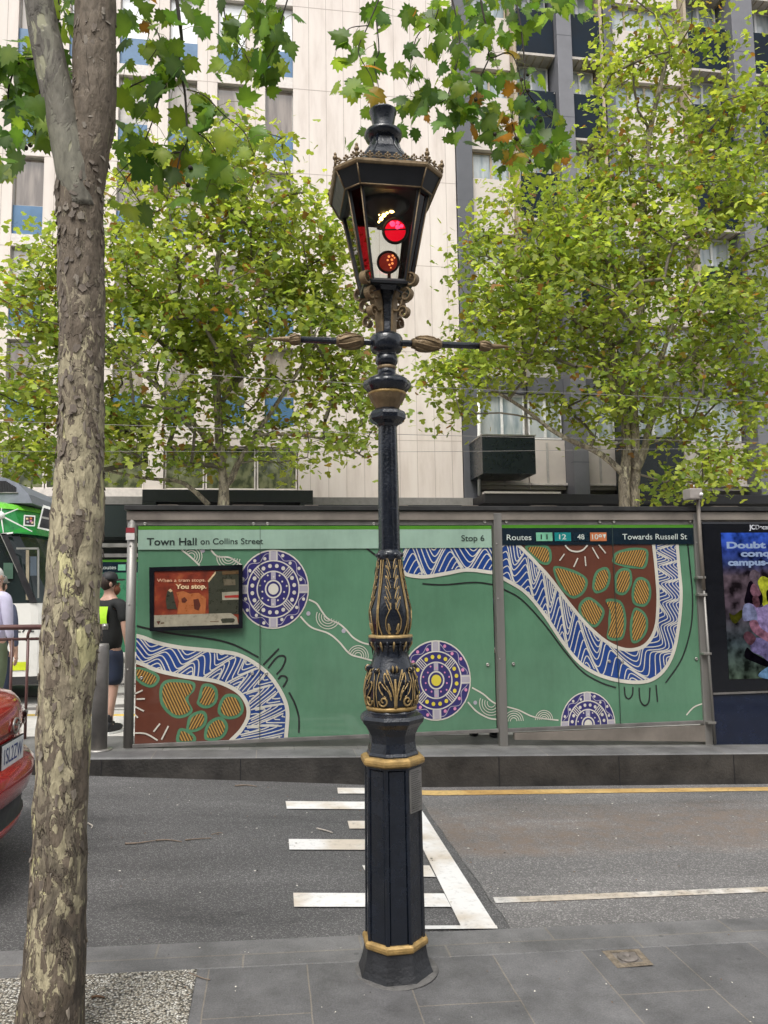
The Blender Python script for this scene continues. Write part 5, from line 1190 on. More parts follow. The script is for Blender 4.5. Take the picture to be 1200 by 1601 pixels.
text('272', 22, 53, 989, mat('number_black', (.02, .02, .02), .5), bod, y=TY0-.006, hh=12, bold=.01)
b = MB(); pod = mat('roof_pod_grey', (.2, .215, .25), .45)
zp0 = tz(781); 
pf = [(P(50, 781, y=TY0+.3).x, zp0-.02), (P(44, 772, y=TY0+.3).x, P(44, 772, y=TY0+.3).z), (P(28, 756, y=TY0+.3).x, P(28, 756, y=TY0+.3).z), (P(8, 747, y=TY0+.3).x, P(8, 747, y=TY0+.3).z), (P(-10, 745, y=TY0+.3).x, P(-10, 745, y=TY0+.3).z), (-9, P(-10, 745, y=TY0+.3).z), (-9, zp0-.02)]
b.prism(pf, TY0+.3, TY1-.3, pod); o = b.build('roof_equipment', tr); b = MB()
for i in range(12): x = P(-6+i*2.6, 768, y=TY0+.3).x; zt_ = P(-6+i*2.6, 752+max(0, i-5)*1.6, y=TY0+.3).z; b.box(x, x+.02, TY0+.285, TY0+.3, P(0, 769, y=TY0+.3).z, zt_, blackm)
b.box(P(-10, 770, y=TY0+.3).x-2, P(28, 770, y=TY0+.3).x, TY0+.28, TY0+.3, P(0, 771, y=TY0+.3).z, P(0, 769.5, y=TY0+.3).z, steel); b.build('louvre', o)
for x in (NX-1.6, NX-3.4, NX-8): 
    b = MB(); b.lathe([(.3, -.06), (.32, 0), (.3, .06)], (0, 0, 0), blackm, 20); zr_0 = plat_z(x)-.29+.32; b.v = [(x+v[0], TY0+.25+v[2], zr_0+v[1]) for v in b.v]; b.build('wheel', tr)
    b = MB(); b.box(x-.5, x+.5, TY0+.04, TY0+.08, tz(1085), tz(1060), tsk); b.build('bogie_cover', tr)

# ================================================================ RED CAR, rear corner in view
CX, CY = -1.43, 4.78; czr = road_z(-2.5, 4.8)
car = root('parked_car', 'shiny red sedan parked at the kerb, its rear and number plate at the left edge', 'car', (CX-2.2, CY, czr))
red = mat('red_car_paint', (.45, .01, .014), .25, .2, 0, 3, coat=1.); plas = mat('black_plastic_trim', (.03, .03, .033), .5)
def cplan(rear, front, hw, z, n=12, bul=.25):
    pts = []
    for i in range(n+1): y = hw*(-1+2*i/n); pts.append((rear-bul*abs(y/hw)**2.6, y))
    for i in range(n+1): y = hw*(1-2*i/n); pts.append((front+.5*abs(y/hw)**2.6, y))
    return [(x, CY+y, z) for x, y in pts]
def cstack(lv, ms, parent, name, smooth=True):
    b = MB(); S_ = [cplan(*l_) for l_ in lv]; k = len(S_[0]); 
    for i in range(len(S_)-1):
        vs = S_[i]+S_[i+1]; b.add(vs, [(j, (j+1) % k, k+(j+1) % k, k+j) for j in range(k)], ms[i] if isinstance(ms, list) else ms, smooth)
    b.add(S_[0], [tuple(range(k-1, -1, -1))], plas); b.add(S_[-1], [tuple(range(k))], ms[-1] if isinstance(ms, list) else ms); return b.build(name, parent)
Fr = CX-4.45
cb = cstack([(CX-.14, Fr+.1, .80, .17), (CX-.045, Fr+.04, .84, .245), (CX-.03, Fr, .86, .30), (CX-.05, Fr+.02, .855, .305), (CX-.035, Fr+.01, .87, .42), (CX-.005, Fr, .885, .44), (CX+.02, Fr, .9, .52), (CX+.02, Fr, .9, .58), (CX-.01, Fr+.02, .9, .615), (CX-.05, Fr+.04, .89, .635),
   (CX-.06, Fr+.05, .885, .76), (CX-.055, Fr+.07, .88, .80), (CX-.05, Fr+.1, .875, .86), (CX-.065, Fr+.2, .865, .93), (CX-.10, Fr+.4, .85, .975), (CX-.22, Fr+.6, .82, 1.005), (CX-.42, Fr+.9, .79, 1.03), (CX-.6, Fr+1.1, .76, 1.045)],
   [red, red, plas, plas, plas, red, red, red, red, red, red, red, red, red, red, red, red], car, 'body')
cg_ = mat('car_window_glass', (.02, .025, .028), .04, 0, .3)
cstack([(CX-.55, Fr+1.2, .74, 1.04), (CX-1.15, Fr+1.9, .6, 1.4)], cg_, car, 'windows'); cstack([(CX-1.14, Fr+1.9, .6, 1.401), (CX-1.4, Fr+2.2, .52, 1.44)], red, car, 'roof')
def CR(y, z, l=0):                                       # a point on the rear face
    T_ = [(.44, -.005), (.52, .02), (.58, .02), (.615, -.01), (.635, -.05), (.76, -.06), (.80, -.055), (.86, -.05), (.93, -.065)]
    return Vector((CX+lut([(0, 0)]+T_+[(2, -.2)], z)-.25*abs(y/.88)**2.6+l, CY+y, z))
b = MB(); yc = P(13.5, 1172, x=CX-.06).y-CY; zc0 = .66; hh_ = .075
b.box(0, .012, -.2, .2, -hh_, hh_, blackm); b.box(.012, .016, -.186, .186, -hh_+.012, hh_-.006, mat('number_plate_white', (.7, .71, .72), .4)); plc = CR(yc, zc0+.03)+Vector((.004, 0, 0)); plr = Matrix.Rotation(0, 3, 'Z')
b.v = [(plc.x+v[0], plc.y+v[1], plc.z+v[2]) for v in b.v]; plt = b.build('number_plate', car)
tb_ = MB(); text('1SL2ZW', 0, 100, 900, mat('plate_blue', (.03, .05, .2), .5), None, y=5, rec=tb_)
V = tb_.v; xa_ = min(v[0] for v in V); xb_ = max(v[0] for v in V); za_ = min(v[2] for v in V); zb2 = max(v[2] for v in V)
tb_.v = [(plc.x+.018, plc.y-.16+.32*(v[0]-xa_)/(xb_-xa_), plc.z-.04+.088*(v[2]-za_)/(zb2-za_)) for v in V]; tb_.build('plate_number', plt, fix=False)
b = MB(); eb = CR(yc+.06, .835, .012); b.tube([eb+Vector((0, .055*cos(a), .042*sin(a))) for a in frange(0, 2*pi, 20)], .007, steel, 6); b.tube([eb+Vector((.002, d*.045, .01+abs(d)*.02-.01)) for d in frange(-1, 1, 8)], .006, steel, 6); b.build('emblem', car)
b = MB(); b.tube([CR(y, .80, -.012) for y in frange(-.86, .86, 20)], .016, mat('dark_red_trim', (.1, .01, .012), .3), 6); b.build('lid_recess', car)
for s_ in (-1, 1):
    b = MB(); ys_ = frange(.52, .87, 8); vs = []
    for y in ys_: 
        for z, l_ in ((.775, .012), (.80, .018), (.85, .02), (.885, .01)): vs.append(CR(s_*y, z, l_))
    b.add(vs, [(i*4+k, i*4+k+1, i*4+k+5, i*4+k+4) for i in range(8) for k in range(3)], mat('tail_light_glass', (.22, .02, .015), .08, 0, 0, coat=1) if 'tail_light_glass' not in MAT else MAT['tail_light_glass'], True); tl2 = b.build('tail_light', car)
    b = MB(); b.ell(CR(s_*.66, .83, .025), (.012, .06, .022), steel, 10, 8); b.build('chrome_bezel', tl2)
    b = MB(); b.ell(CR(s_*.7, .70, .0), (.008, .05, .014), mat('reflector', (.6, .2, .12), .2) if 'reflector' not in MAT else MAT['reflector'], 10, 6); b.build('reflector', car)
for x in (CX-.95, Fr+.95):
    for y in (-.8, .8):
        b = MB(); b.lathe([(.2, -.1), (.31, -.1), (.325, -.06), (.325, .06), (.31, .1), (.2, .1)], (0, 0, 0), mat('tyre', (.02, .02, .02), .85) if 'tyre' not in MAT else MAT['tyre'], 28); b.v = [(x+v[0], CY+y*1.02+v[2], road_z(x, CY)+.325+v[1]) for v in b.v]; wh = b.build('wheel', car)
        b = MB(); b.lathe([(.2, -.105), (.05, -.11), (.05, .11), (.2, .105)], (0, 0, 0), steel, 20); b.v = [(x+v[0], CY+y*1.02+v[2], road_z(x, CY)+.325+v[1]) for v in b.v]; b.build('rim', wh)

# ================================================================ TREES
def leafmat(name, trans=.42, rough=.5):
    m, t, N, L = nodes(name); out = N('OutputMaterial'); at = N('Attribute', attribute_name='leaf_colour')
    d = N('BsdfPrincipled', _Roughness=rough); d.inputs['Specular IOR Level'].default_value = .35; tr = N('BsdfTranslucent'); mx = N('MixShader'); mx.inputs[0].default_value = trans
    L(at.outputs['Color'], d.inputs['Base Color'])
    br = N('VectorMath', operation='MULTIPLY'); L(at.outputs['Color'], br.inputs[0]); br.inputs[1].default_value = (1.5, 1.45, .7); L(br.outputs[0], tr.inputs[0])
    L(d.outputs[0], mx.inputs[1]); L(tr.outputs[0], mx.inputs[2]); L(mx.outputs[0], out.inputs[0]); return m
leaf_far = leafmat('leaf_far', .55); leaf_near = leafmat('leaf_near', .5, .42)
LEAF3 = [(0, 0), (.3, .02), (.5, .3), (.24, .42), (.3, .78), (0, 1.), (-.3, .78), (-.24, .42), (-.5, .3), (-.3, .02)]
LEAF5 = [(0, 0), (.08, -.1), (.34, -.14), (.3, .02), (.56, .08), (.47, .2), (.68, .44), (.46, .44), (.5, .62), (.27, .58), (.3, .8), (.16, .8), (0, 1.08)]
LEAF5 = LEAF5+[(-x, y) for x, y in LEAF5[-2:0:-1]]
def leaf_mesh(name, parent, L_, tmpl, m, fold=.3, curl=.5):
    """L_: list of (pos, dir (base to tip), normal, size, colour)"""
    n = len(tmpl); T = np.array([(x, y-.0, abs(x)) for x, y in tmpl]); M = len(L_)
    pos = np.array([l[0] for l in L_], float); D_ = np.array([l[1] for l in L_], float); Nn = np.array([l[2] for l in L_], float); S_ = np.array([l[3] for l in L_], float); Cc = np.array([l[4] for l in L_], float)
    D_ /= np.linalg.norm(D_, axis=1)[:, None]+1e-9; Xx = np.cross(D_, Nn); Xx /= np.linalg.norm(Xx, axis=1)[:, None]+1e-9; Zz = np.cross(Xx, D_)
    fo = np.random.RandomState(5).uniform(-.3, 1, M)*fold*2; cu = np.random.RandomState(6).uniform(-.2, 1, M)*curl
    z = -T[None, :, 2]*fo[:, None]-(T[None, :, 1]**2)*cu[:, None]
    V = pos[:, None, :]+S_[:, None, None]*(T[None, :, 0, None]*Xx[:, None, :]+T[None, :, 1, None]*D_[:, None, :]+z[:, :, None]*Zz[:, None, :])
    ctr = pos[:, None, :]+S_[:, None, None]*(.38*D_[:, None, :]-(cu*.144)[:, None, None]*Zz[:, None, :])
    off = Vector((0, 0, 0)); p = parent
    while p.parent is not None: p = p.parent
    off = np.array(ORG.get(p.name, p.location))
    if n > 12: V = np.concatenate([V, ctr], 1); k = n+1
    else: k = n
    V = V.reshape(-1, 3)-off
    me = bpy.data.meshes.new(name); me.vertices.add(len(V)); me.vertices.foreach_set('co', V.ravel().astype(np.float32))
    if n > 12:
        F_ = np.array([(i, (i+1) % n, n) for i in range(n)]); idx = (F_[None]+np.arange(M)[:, None, None]*k).reshape(-1); per = 3; nf = M*n
    else: idx = (np.arange(n)[None]+np.arange(M)[:, None]*k).reshape(-1); per = n; nf = M
    me.loops.add(len(idx)); me.loops.foreach_set('vertex_index', idx.astype(np.int32)); me.polygons.add(nf)
    me.polygons.foreach_set('loop_start', (np.arange(nf)*per).astype(np.int32)); me.polygons.foreach_set('loop_total', np.full(nf, per, np.int32))
    a = me.attributes.new('leaf_colour', 'FLOAT_COLOR', 'POINT'); C4 = np.ones((M, k, 4)); C4[:, :, :3] = Cc[:, None, :]; C4[:, -1 if n > 12 else 0, :3] *= (1.45, 1.3, 1.2); C4[:, 0, :3] *= (1.3, 1.2, 1); a.data.foreach_set('color', C4.ravel().astype(np.float32))
    me.materials.append(m); me.update(calc_edges=True); me.validate()
    o = bpy.data.objects.new(name, me); COL.objects.link(o); o.parent = parent; return o
def bark(name, cols, scale=1., bump=.6, zmix=True):
    # layered flaking bark: each layer is a thresholded noise plate lying over the one below
    m, t, N, L = nodes(name); out = N('OutputMaterial'); b = N('BsdfPrincipled', _Roughness=.75); b.inputs['Specular IOR Level'].default_value = .3; L(b.outputs[0], out.inputs[0]); tc = N('TexCoord')
    sp = N('SeparateXYZ'); L(tc.outputs['Object'], sp.inputs[0])
    def layer(sx, sz, det, rough_, seed, dist):
        mp = N('Mapping'); mp.inputs['Scale'].default_value = (sx, sx, sz); mp.inputs['Location'].default_value = (seed, seed*1.7, seed*.6); L(tc.outputs['Object'], mp.inputs[0])
        n = N('TexNoise', _Scale=1., _Detail=det, _Roughness=rough_); n.inputs['Distortion'].default_value = dist; L(mp.outputs[0], n.inputs['Vector']); return n.outputs[0]
    def thr(v, lo, w_=.012, zc=None):
        if zc is not None:                                  # threshold drifts with height
            r = ramp(N, zc); mr = N('MapRange'); mr.inputs[1].default_value = 0; mr.inputs[2].default_value = 4; L(sp.outputs['Z'], mr.inputs[0]); L(mr.outputs[0], r.inputs[0])
            a = N('Math', operation='ADD'); L(v, a.inputs[0]); L(r.outputs[0], a.inputs[1]); s_ = N('Math', operation='SUBTRACT'); L(a.outputs[0], s_.inputs[0]); s_.inputs[1].default_value = .5; v = s_.outputs[0]
        r = N('MapRange'); r.inputs[1].default_value = lo; r.inputs[2].default_value = lo+w_; L(v, r.inputs[0]); return r.outputs[0]
    k = scale
    nA = layer(6.5*k, 2.6*k, 4., .55, 3.1, .5); nB = layer(11*k, 4.2*k, 5., .62, 9.7, .7); nC = layer(20*k, 8*k, 5., .66, 17.3, .9); nF = layer(60*k, 24*k, 3., .6, 5.5, .3)
    A_ = thr(nA, .40); B2 = thr(nB, .50, zc=[(0, .54), (.2, .5), (.45, .46), (.6, .52), (.72, .62), (1, .66)] if zmix else None); C2 = thr(nC, .545, zc=[(0, .6), (.25, .5), (.5, .47), (.65, .58), (.8, .66), (1, .7)] if zmix else None)
    def mixc(f, c1, c2, isn1=False, isn2=False):
        x = N('Mix', data_type='RGBA'); L(f, x.inputs[0])
        if isn1: L(c1, x.inputs[6])
        else: x.inputs[6].default_value = (*c1, 1)
        x.inputs[7].default_value = (*c2, 1); return x.outputs[2]
    c = mixc(A_, cols[0], cols[1]); c = mixc(B2, c, cols[2], True); c = mixc(C2, c, cols[3], True)
    rf = ramp(N, [(.3, .66), (.5, 1.), (.72, 1.3)]); L(nF, rf.inputs[0]); x = N('Mix', data_type='RGBA', blend_type='MULTIPLY'); x.inputs[0].default_value = 1; L(c, x.inputs[6]); L(rf.outputs[0], x.inputs[7]); c = x.outputs[2]
    if zmix:                                                # grime at the foot of the trunk
        g_ = N('MapRange'); g_.inputs[1].default_value = 1.1; g_.inputs[2].default_value = .3; L(sp.outputs['Z'], g_.inputs[0]); st_ = thr(nB, .44, .12); mm_ = N('Math', operation='MULTIPLY'); L(g_.outputs[0], mm_.inputs[0]); L(st_, mm_.inputs[1]); m2 = N('Math', operation='MULTIPLY'); L(mm_.outputs[0], m2.inputs[0]); m2.inputs[1].default_value = .9
        c = mixc(m2.outputs[0], c, (.05, .042, .035), True)
    L(c, b.inputs['Base Color'])
    h = N('Math', operation='ADD'); L(A_, h.inputs[0]); L(B2, h.inputs[1]); h2 = N('Math', operation='ADD'); L(h.outputs[0], h2.inputs[0]); L(C2, h2.inputs[1]); h3 = N('Math', operation='MULTIPLY_ADD'); L(nF, h3.inputs[0]); h3.inputs[1].default_value = .7; L(h2.outputs[0], h3.inputs[2])
    bp = N('Bump', _Strength=bump, _Distance=.011/k); L(h3.outputs[0], bp.inputs['Height']); L(bp.outputs[0], b.inputs['Normal']); return m
bark_near = bark('plane_bark', [(.5, .46, .25), (.37, .325, .215), (.265, .225, .16), (.15, .12, .09)], 1., 1.)
bark_limb = bark('plane_limb_bark', [(.3, .29, .2), (.2, .19, .15), (.16, .148, .12), (.13, .118, .1)], .6, .4, False)
bark_far = bark('plane_bark_far', [(.42, .38, .26), (.3, .26, .19), (.2, .17, .125), (.13, .11, .085)], .45, .6, False)
twig_m = mat('dark_twig_bark', (.045, .036, .03), .8, 0, .35, 40)
def trunk_tube(b, pts, rads, m, n=40, seg=.03, rough_=.012, seed=0, lump=3.):
    W = smooth_line(pts, 12); d = [0]
    for a, c in zip(W, W[1:]): d.append(d[-1]+(c-a).length)
    k = max(6, int(d[-1]/seg)); R_pts = resample(W, k+1); vs = []; u = Vector((1, 0, 0)); q_ = [0]
    for a, c in zip(pts, pts[1:]): q_.append(q_[-1]+(Vector(c)-Vector(a)).length)
    for i, p in enumerate(R_pts):
        t = (R_pts[min(k, i+1)]-R_pts[max(0, i-1)]).normalized(); u = (u-t*u.dot(t)).normalized(); v = t.cross(u); s_ = i/k*q_[-1]
        r = lut(list(zip(q_, rads)), s_)
        for j in range(n):
            a = 2*pi*j/n; dv = u*cos(a)+v*sin(a); nz = noise.noise(Vector((p.x+dv.x*r, p.y+dv.y*r, (p.z)*.6))*lump+Vector((seed, 0, 0)))+.5*noise.noise(Vector((p.x+dv.x*r, p.y+dv.y*r, p.z*.5))*lump*4)
            vs.append(p+dv*(r*(1+.12*nz)+rough_*.5*noise.noise(Vector((p.x+dv.x*r, p.y+dv.y*r, p.z*.5))*28)))
    fs = [(i*n+j, i*n+(j+1) % n, (i+1)*n+(j+1) % n, (i+1)*n+j) for i in range(k) for j in range(n)]+[tuple(range(n-1, -1, -1)), tuple(k*n+j for j in range(n))]
    b.add(vs, fs, m, True)

# ---- the plane tree in the foreground
ty = 3.02
TL = [(80, 1640, 60), (78, 1601, 57.5), (86, 1500, 53), (91, 1380, 48), (94, 1250, 46.5), (99, 1120, 46), (106, 1040, 49), (111, 1000, 51), (114, 940, 47), (119, 860, 44), (123, 780, 42.5), (126, 680, 39), (128, 560, 37.5), (127, 450, 38), (126, 360, 39), (124, 300, 43)]
tb0 = P(78, 1600, y=ty)
ft = root('plane_tree', 'mottled plane tree trunk close by at the left, its leafy twigs hanging over the street', 'tree', (tb0.x, ty, pave_z(tb0.x)))
b = MB(); pts = [P(x, y, y=ty) for x, y, h in TL]; rr = [.88*h/FPX*depth(p) for (x, y, h), p in zip(TL, pts)]
pts = [Vector((pts[1].x, ty, pave_z(tb0.x)-.1))]+pts[1:]
up_ = [(134, 270, 36), (143, 200, 36), (147, 120, 35), (149, 40, 34.5), (152, -60, 33), (158, -220, 30), (165, -420, 26)]
pu = [P(x, y, y=ty) for x, y, h in up_]; trunk_tube(b, pts+pu, rr+[.88*h/FPX*depth(p) for (x, y, h), p in zip(up_, pu)], bark_near, 96, .012, .012, 0)
# curled flakes standing proud of the bark
flk = mat('bark_flake', (.14, .113, .09), .8, 0, .35, 30); flk2 = mat('bark_flake_pale', (.21, .18, .145), .8, 0, .3, 30)
allp = pts+pu; allr = rr+[.88*h/FPX*depth(p) for (x, y, h), p in zip(up_, pu)]; zs = [p.z for p in allp]
R5 = random.Random(11)
for i in range(420):
    z = R5.choice((R5.uniform(2.15, 3.9), R5.uniform(2.3, 3.9), R5.uniform(1.35, 2.3), R5.uniform(.1, 3.9))) ; x = lut([(q.z, q.x) for q in allp], z); r = lut(list(zip(zs, allr)), z)
    if not (0 < z < 4.2): continue
    a = R5.uniform(pi*.9, 2.1*pi); e = Vector((cos(a), sin(a), 0)); s_ = Vector((-sin(a), cos(a), 0)); w_ = R5.uniform(.004, .014); h = R5.uniform(.012, .045); c = Vector((x, ty, z))+e*(r*.985); lift = R5.uniform(.001, .007)
    vs = []; nn = 4
    for u_, v_, l_ in ((-1, 1, 0), (0, 1.15, .3), (1, 1, 0), (1.1, 0, .5), (.75, -.8, 1), (0, -1.1, 1.1), (-.8, -.75, 1), (-1.1, 0, .5)): vs.append(c+s_*w_*u_*R5.uniform(.35, 1.3)+Vector((0, 0, h*.5*v_*R5.uniform(.6, 1.2)))+e*(lift*l_+.001-abs(u_)*w_*w_/r*.5))
    back = [v-e*.003 for v in vs]; b.add(vs+back, [tuple(range(8)), tuple(range(15, 7, -1))]+[(j, (j+1) % 8, 8+(j+1) % 8, 8+j) for j in range(8)], R5.choice((flk, flk, flk2)), False)
b.build('trunk', ft)
b = MB(); lp = [(128, 330, 24), (116, 272, 27), (104, 215, 26), (88, 140, 24.5), (72, 70, 23), (60, 0, 21.5), (44, -90, 20), (15, -230, 18), (-30, -420, 15)]
pl3 = [P(x, y, y=ty-.03) for x, y, h in lp]; trunk_tube(b, pl3, [h/FPX*depth(p) for (x, y, h), p in zip(lp, pl3)], bark_limb, 40, .02, .004, 7); b.build('limb', ft)
LV = []; R6 = random.Random(21)
GREENS = [(.12, .23, .04), (.09, .18, .038), (.17, .29, .045), (.23, .35, .055), (.075, .15, .042)]
def leafcol(R_, orange=.04, brt=1.):
    if R_.random() < orange: return R_.choice([(.34, .17, .04), (.26, .13, .035), (.35, .25, .05)])
    c = R_.choice(GREENS); k = R_.uniform(.8, 1.2)*brt; return (c[0]*k*R_.uniform(.9, 1.15), c[1]*k, c[2]*k)
def near_leaf(p, size, orange=.04, R_=R6, k=1.):
    d = Vector((R_.uniform(-1, 1), R_.uniform(-.6, .6), R_.uniform(-1.2, .15))); n_ = Vector((R_.uniform(-.7, .7), R_.uniform(-1, .2), R_.uniform(-.35, .8)))
    LV.append((p, d, n_, size*R_.uniform(.42, .95), leafcol(R_, orange, k)))
balls = MB()
pet = MB(); pet_m = mat('leaf_stalk', (.2, .2, .07), .6)
def hang(pts, yd, r0, nleaf, spread=.05, size=.115, orange=.012, sub=True, nb=0):
    W = smooth_line([P(x, y, y=yd+i*.01) for i, (x, y) in enumerate(pts)], 5); b = MB(); n = len(W)
    b.tube(W, [r0*(1-.65*i/n) for i in range(n)], twig_m, 6); b.build('twig', ft)
    tot = nleaf
    tot = int(tot*1.12)
    for i in range(tot):
        t = R6.uniform(.08, 1)**.8; p = W[min(n-1, int(t*(n-1)))]; q = p+Vector((R6.gauss(0, spread), R6.gauss(0, spread), R6.gauss(-.01, spread))); near_leaf(q, size, orange); pet.tube([p, p.lerp(q, .5)+Vector((0, 0, .012)), q], .0014, pet_m, 3, cap=False)
    for i in range(nb):
        p = W[R6.randrange(n)]+Vector((R6.gauss(0, spread*.7), R6.gauss(0, .03), -.02-R6.random()*.04)); balls.ell(p, (.011,)*3, twig_m, 8, 6)
def patch(px, py, rx, ry, n, yd, size=.115, orange=.012):
    for i in range(int(n*1.02)):
        a = R6.uniform(0, 2*pi); r = sqrt(R6.random()); q = P(px+rx*r*cos(a), py+ry*r*sin(a), y=yd+R6.uniform(-.3, .35)); near_leaf(q, size, orange)
# left cluster
hang([(272, -30), (280, 30), (284, 70), (278, 100), (288, 140), (292, 200), (292, 222), (282, 238)], 3.3, .0085, 16, .06)
hang([(275, 108), (250, 150), (238, 190), (215, 240), (180, 275)], 3.3, .005, 14, .06, nb=2); hang([(278, 108), (240, 120), (205, 135), (168, 160)], 3.3, .005, 14, .055)
hang([(282, 238), (240, 245), (205, 270), (185, 300)], 3.3, .005, 14, .06, nb=1); hang([(292, 140), (320, 150), (350, 180), (380, 205), (396, 240)], 3.4, .004, 14, .05); hang([(292, 200), (325, 220), (345, 255), (355, 285)], 3.4, .004, 12, .05)
hang([(282, 238), (276, 270), (275, 300)], 3.3, .004, 7, .05, nb=2); hang([(290, 238), (300, 200), (330, 260), (322, 300)], 3.4, .003, 6, .05)
hang([(98, 78), (60, 90), (28, 100), (12, 150), (28, 200)], 3.15, .007, 18, .05, nb=1); hang([(62, 100), (62, 150), (50, 170), (56, 215), (54, 222)], 3.15, .006, 14, .055, nb=2); hang([(28, 100), (5, 120), (-20, 160)], 3.15, .004, 10, .05)
hang([(85, -30), (92, 20), (86, 45), (83, 60)], 3.2, .007, 6, .04); hang([(420, -30), (400, 20), (385, 60), (365, 95)], 3.5, .004, 18, .06); hang([(455, -20), (440, 30), (430, 70), (405, 110)], 3.5, .004, 10, .05); hang([(215, -30), (225, 20), (250, 60), (232, 95)], 3.4, .004, 14, .055, orange=.25)
hang([(350, -30), (352, 30), (375, 70), (390, 100)], 3.5, .004, 16, .055)
patch(108, 20, 18, 40, 12, 3.35); patch(15, 230, 25, 35, 8, 3.2); patch(390, 70, 55, 50, 18, 3.5, .1); patch(225, 40, 40, 45, 14, 3.4); patch(45, 70, 40, 25, 9, 3.2); patch(330, 10, 90, 18, 14, 3.5); patch(60, 185, 45, 40, 10, 3.2); patch(205, 200, 40, 60, 12, 3.4, .1); patch(10, 260, 16, 16, 3, 3.2, .12)
patch(430, 55, 25, 30, 6, 3.5, .1)
# cluster above and right of the lantern
hang([(600, -20), (575, 40), (560, 80), (580, 120), (588, 150)], 3.75, .004, 7, .04, .125, .1); hang([(575, 40), (545, 45), (530, 70), (525, 80)], 3.75, .003, 5, .03, .125); hang([(588, 30), (592, 80), (585, 100), (596, 155)], 3.75, .004, 4, .04, .12)
hang([(690, -20), (680, 30), (650, 60), (640, 130), (655, 110)], 3.8, .004, 12, .055, .11); hang([(700, -30), (718, 60), (708, 120), (690, 160), (640, 150)], 3.8, .005, 22, .07, .115); hang([(745, -40), (757, 30), (768, 55), (765, 90), (800, 85), (820, 150)], 3.8, .0065, 18, .07, .105, nb=3)
hang([(795, -40), (812, 30), (820, 100), (822, 140), (850, 175), (870, 190)], 3.85, .006, 14, .06, .105, .12, nb=3); hang([(765, 90), (745, 140), (755, 180), (775, 215)], 3.8, .004, 16, .06, .105, .1, nb=2); hang([(820, 140), (800, 180), (810, 220), (840, 255)], 3.85, .004, 22, .06, .105, .3, nb=3)
patch(560, 70, 35, 25, 2, 3.75, .12); patch(556, 115, 35, 35, 6, 3.75, .13, .03); patch(590, 25, 25, 30, 6, 3.75, .125); patch(560, 215, 20, 12, 3, 3.8, .12); patch(640, 235, 18, 12, 2, 3.8, .12)
patch(700, 90, 60, 90, 38, 3.85, .105); patch(720, 180, 60, 50, 34, 3.85, .105); patch(800, 180, 60, 50, 28, 3.85, .105, .25); patch(830, 235, 60, 28, 32, 3.9, .105, .12); patch(640, 180, 30, 35, 12, 3.8, .11); patch(780, 30, 60, 40, 20, 3.85, .105); patch(880, 10, 60, 22, 22, 3.9, .1); patch(880, 225, 28, 25, 10, 3.9, .1); patch(690, 20, 60, 30, 16, 3.8, .105); patch(830, 5, 40, 25, 10, 3.85)
# extra crown leaves added overhead, above the frame, to shade the pavement
for i in range(450):
    y = R6.uniform(.2, 7.5); x = tb0.x+R6.uniform(-4.5, 4.8); z = R6.uniform(1.6+.86*max(y, 2.2)+.55, 9.5)
    LV.append((Vector((x, y, z)), Vector((R6.uniform(-1, 1), R6.uniform(-1, 1), R6.uniform(-.9, .3))), Vector((R6.gauss(0, .4), R6.gauss(0, .4), 1)), R6.uniform(.14, .24), leafcol(R6)))
leaf_mesh('crown', ft, LV, LEAF5, leaf_near)
balls.build('seed_balls', ft); pet.build('leaf_stalks', ft, fix=False)

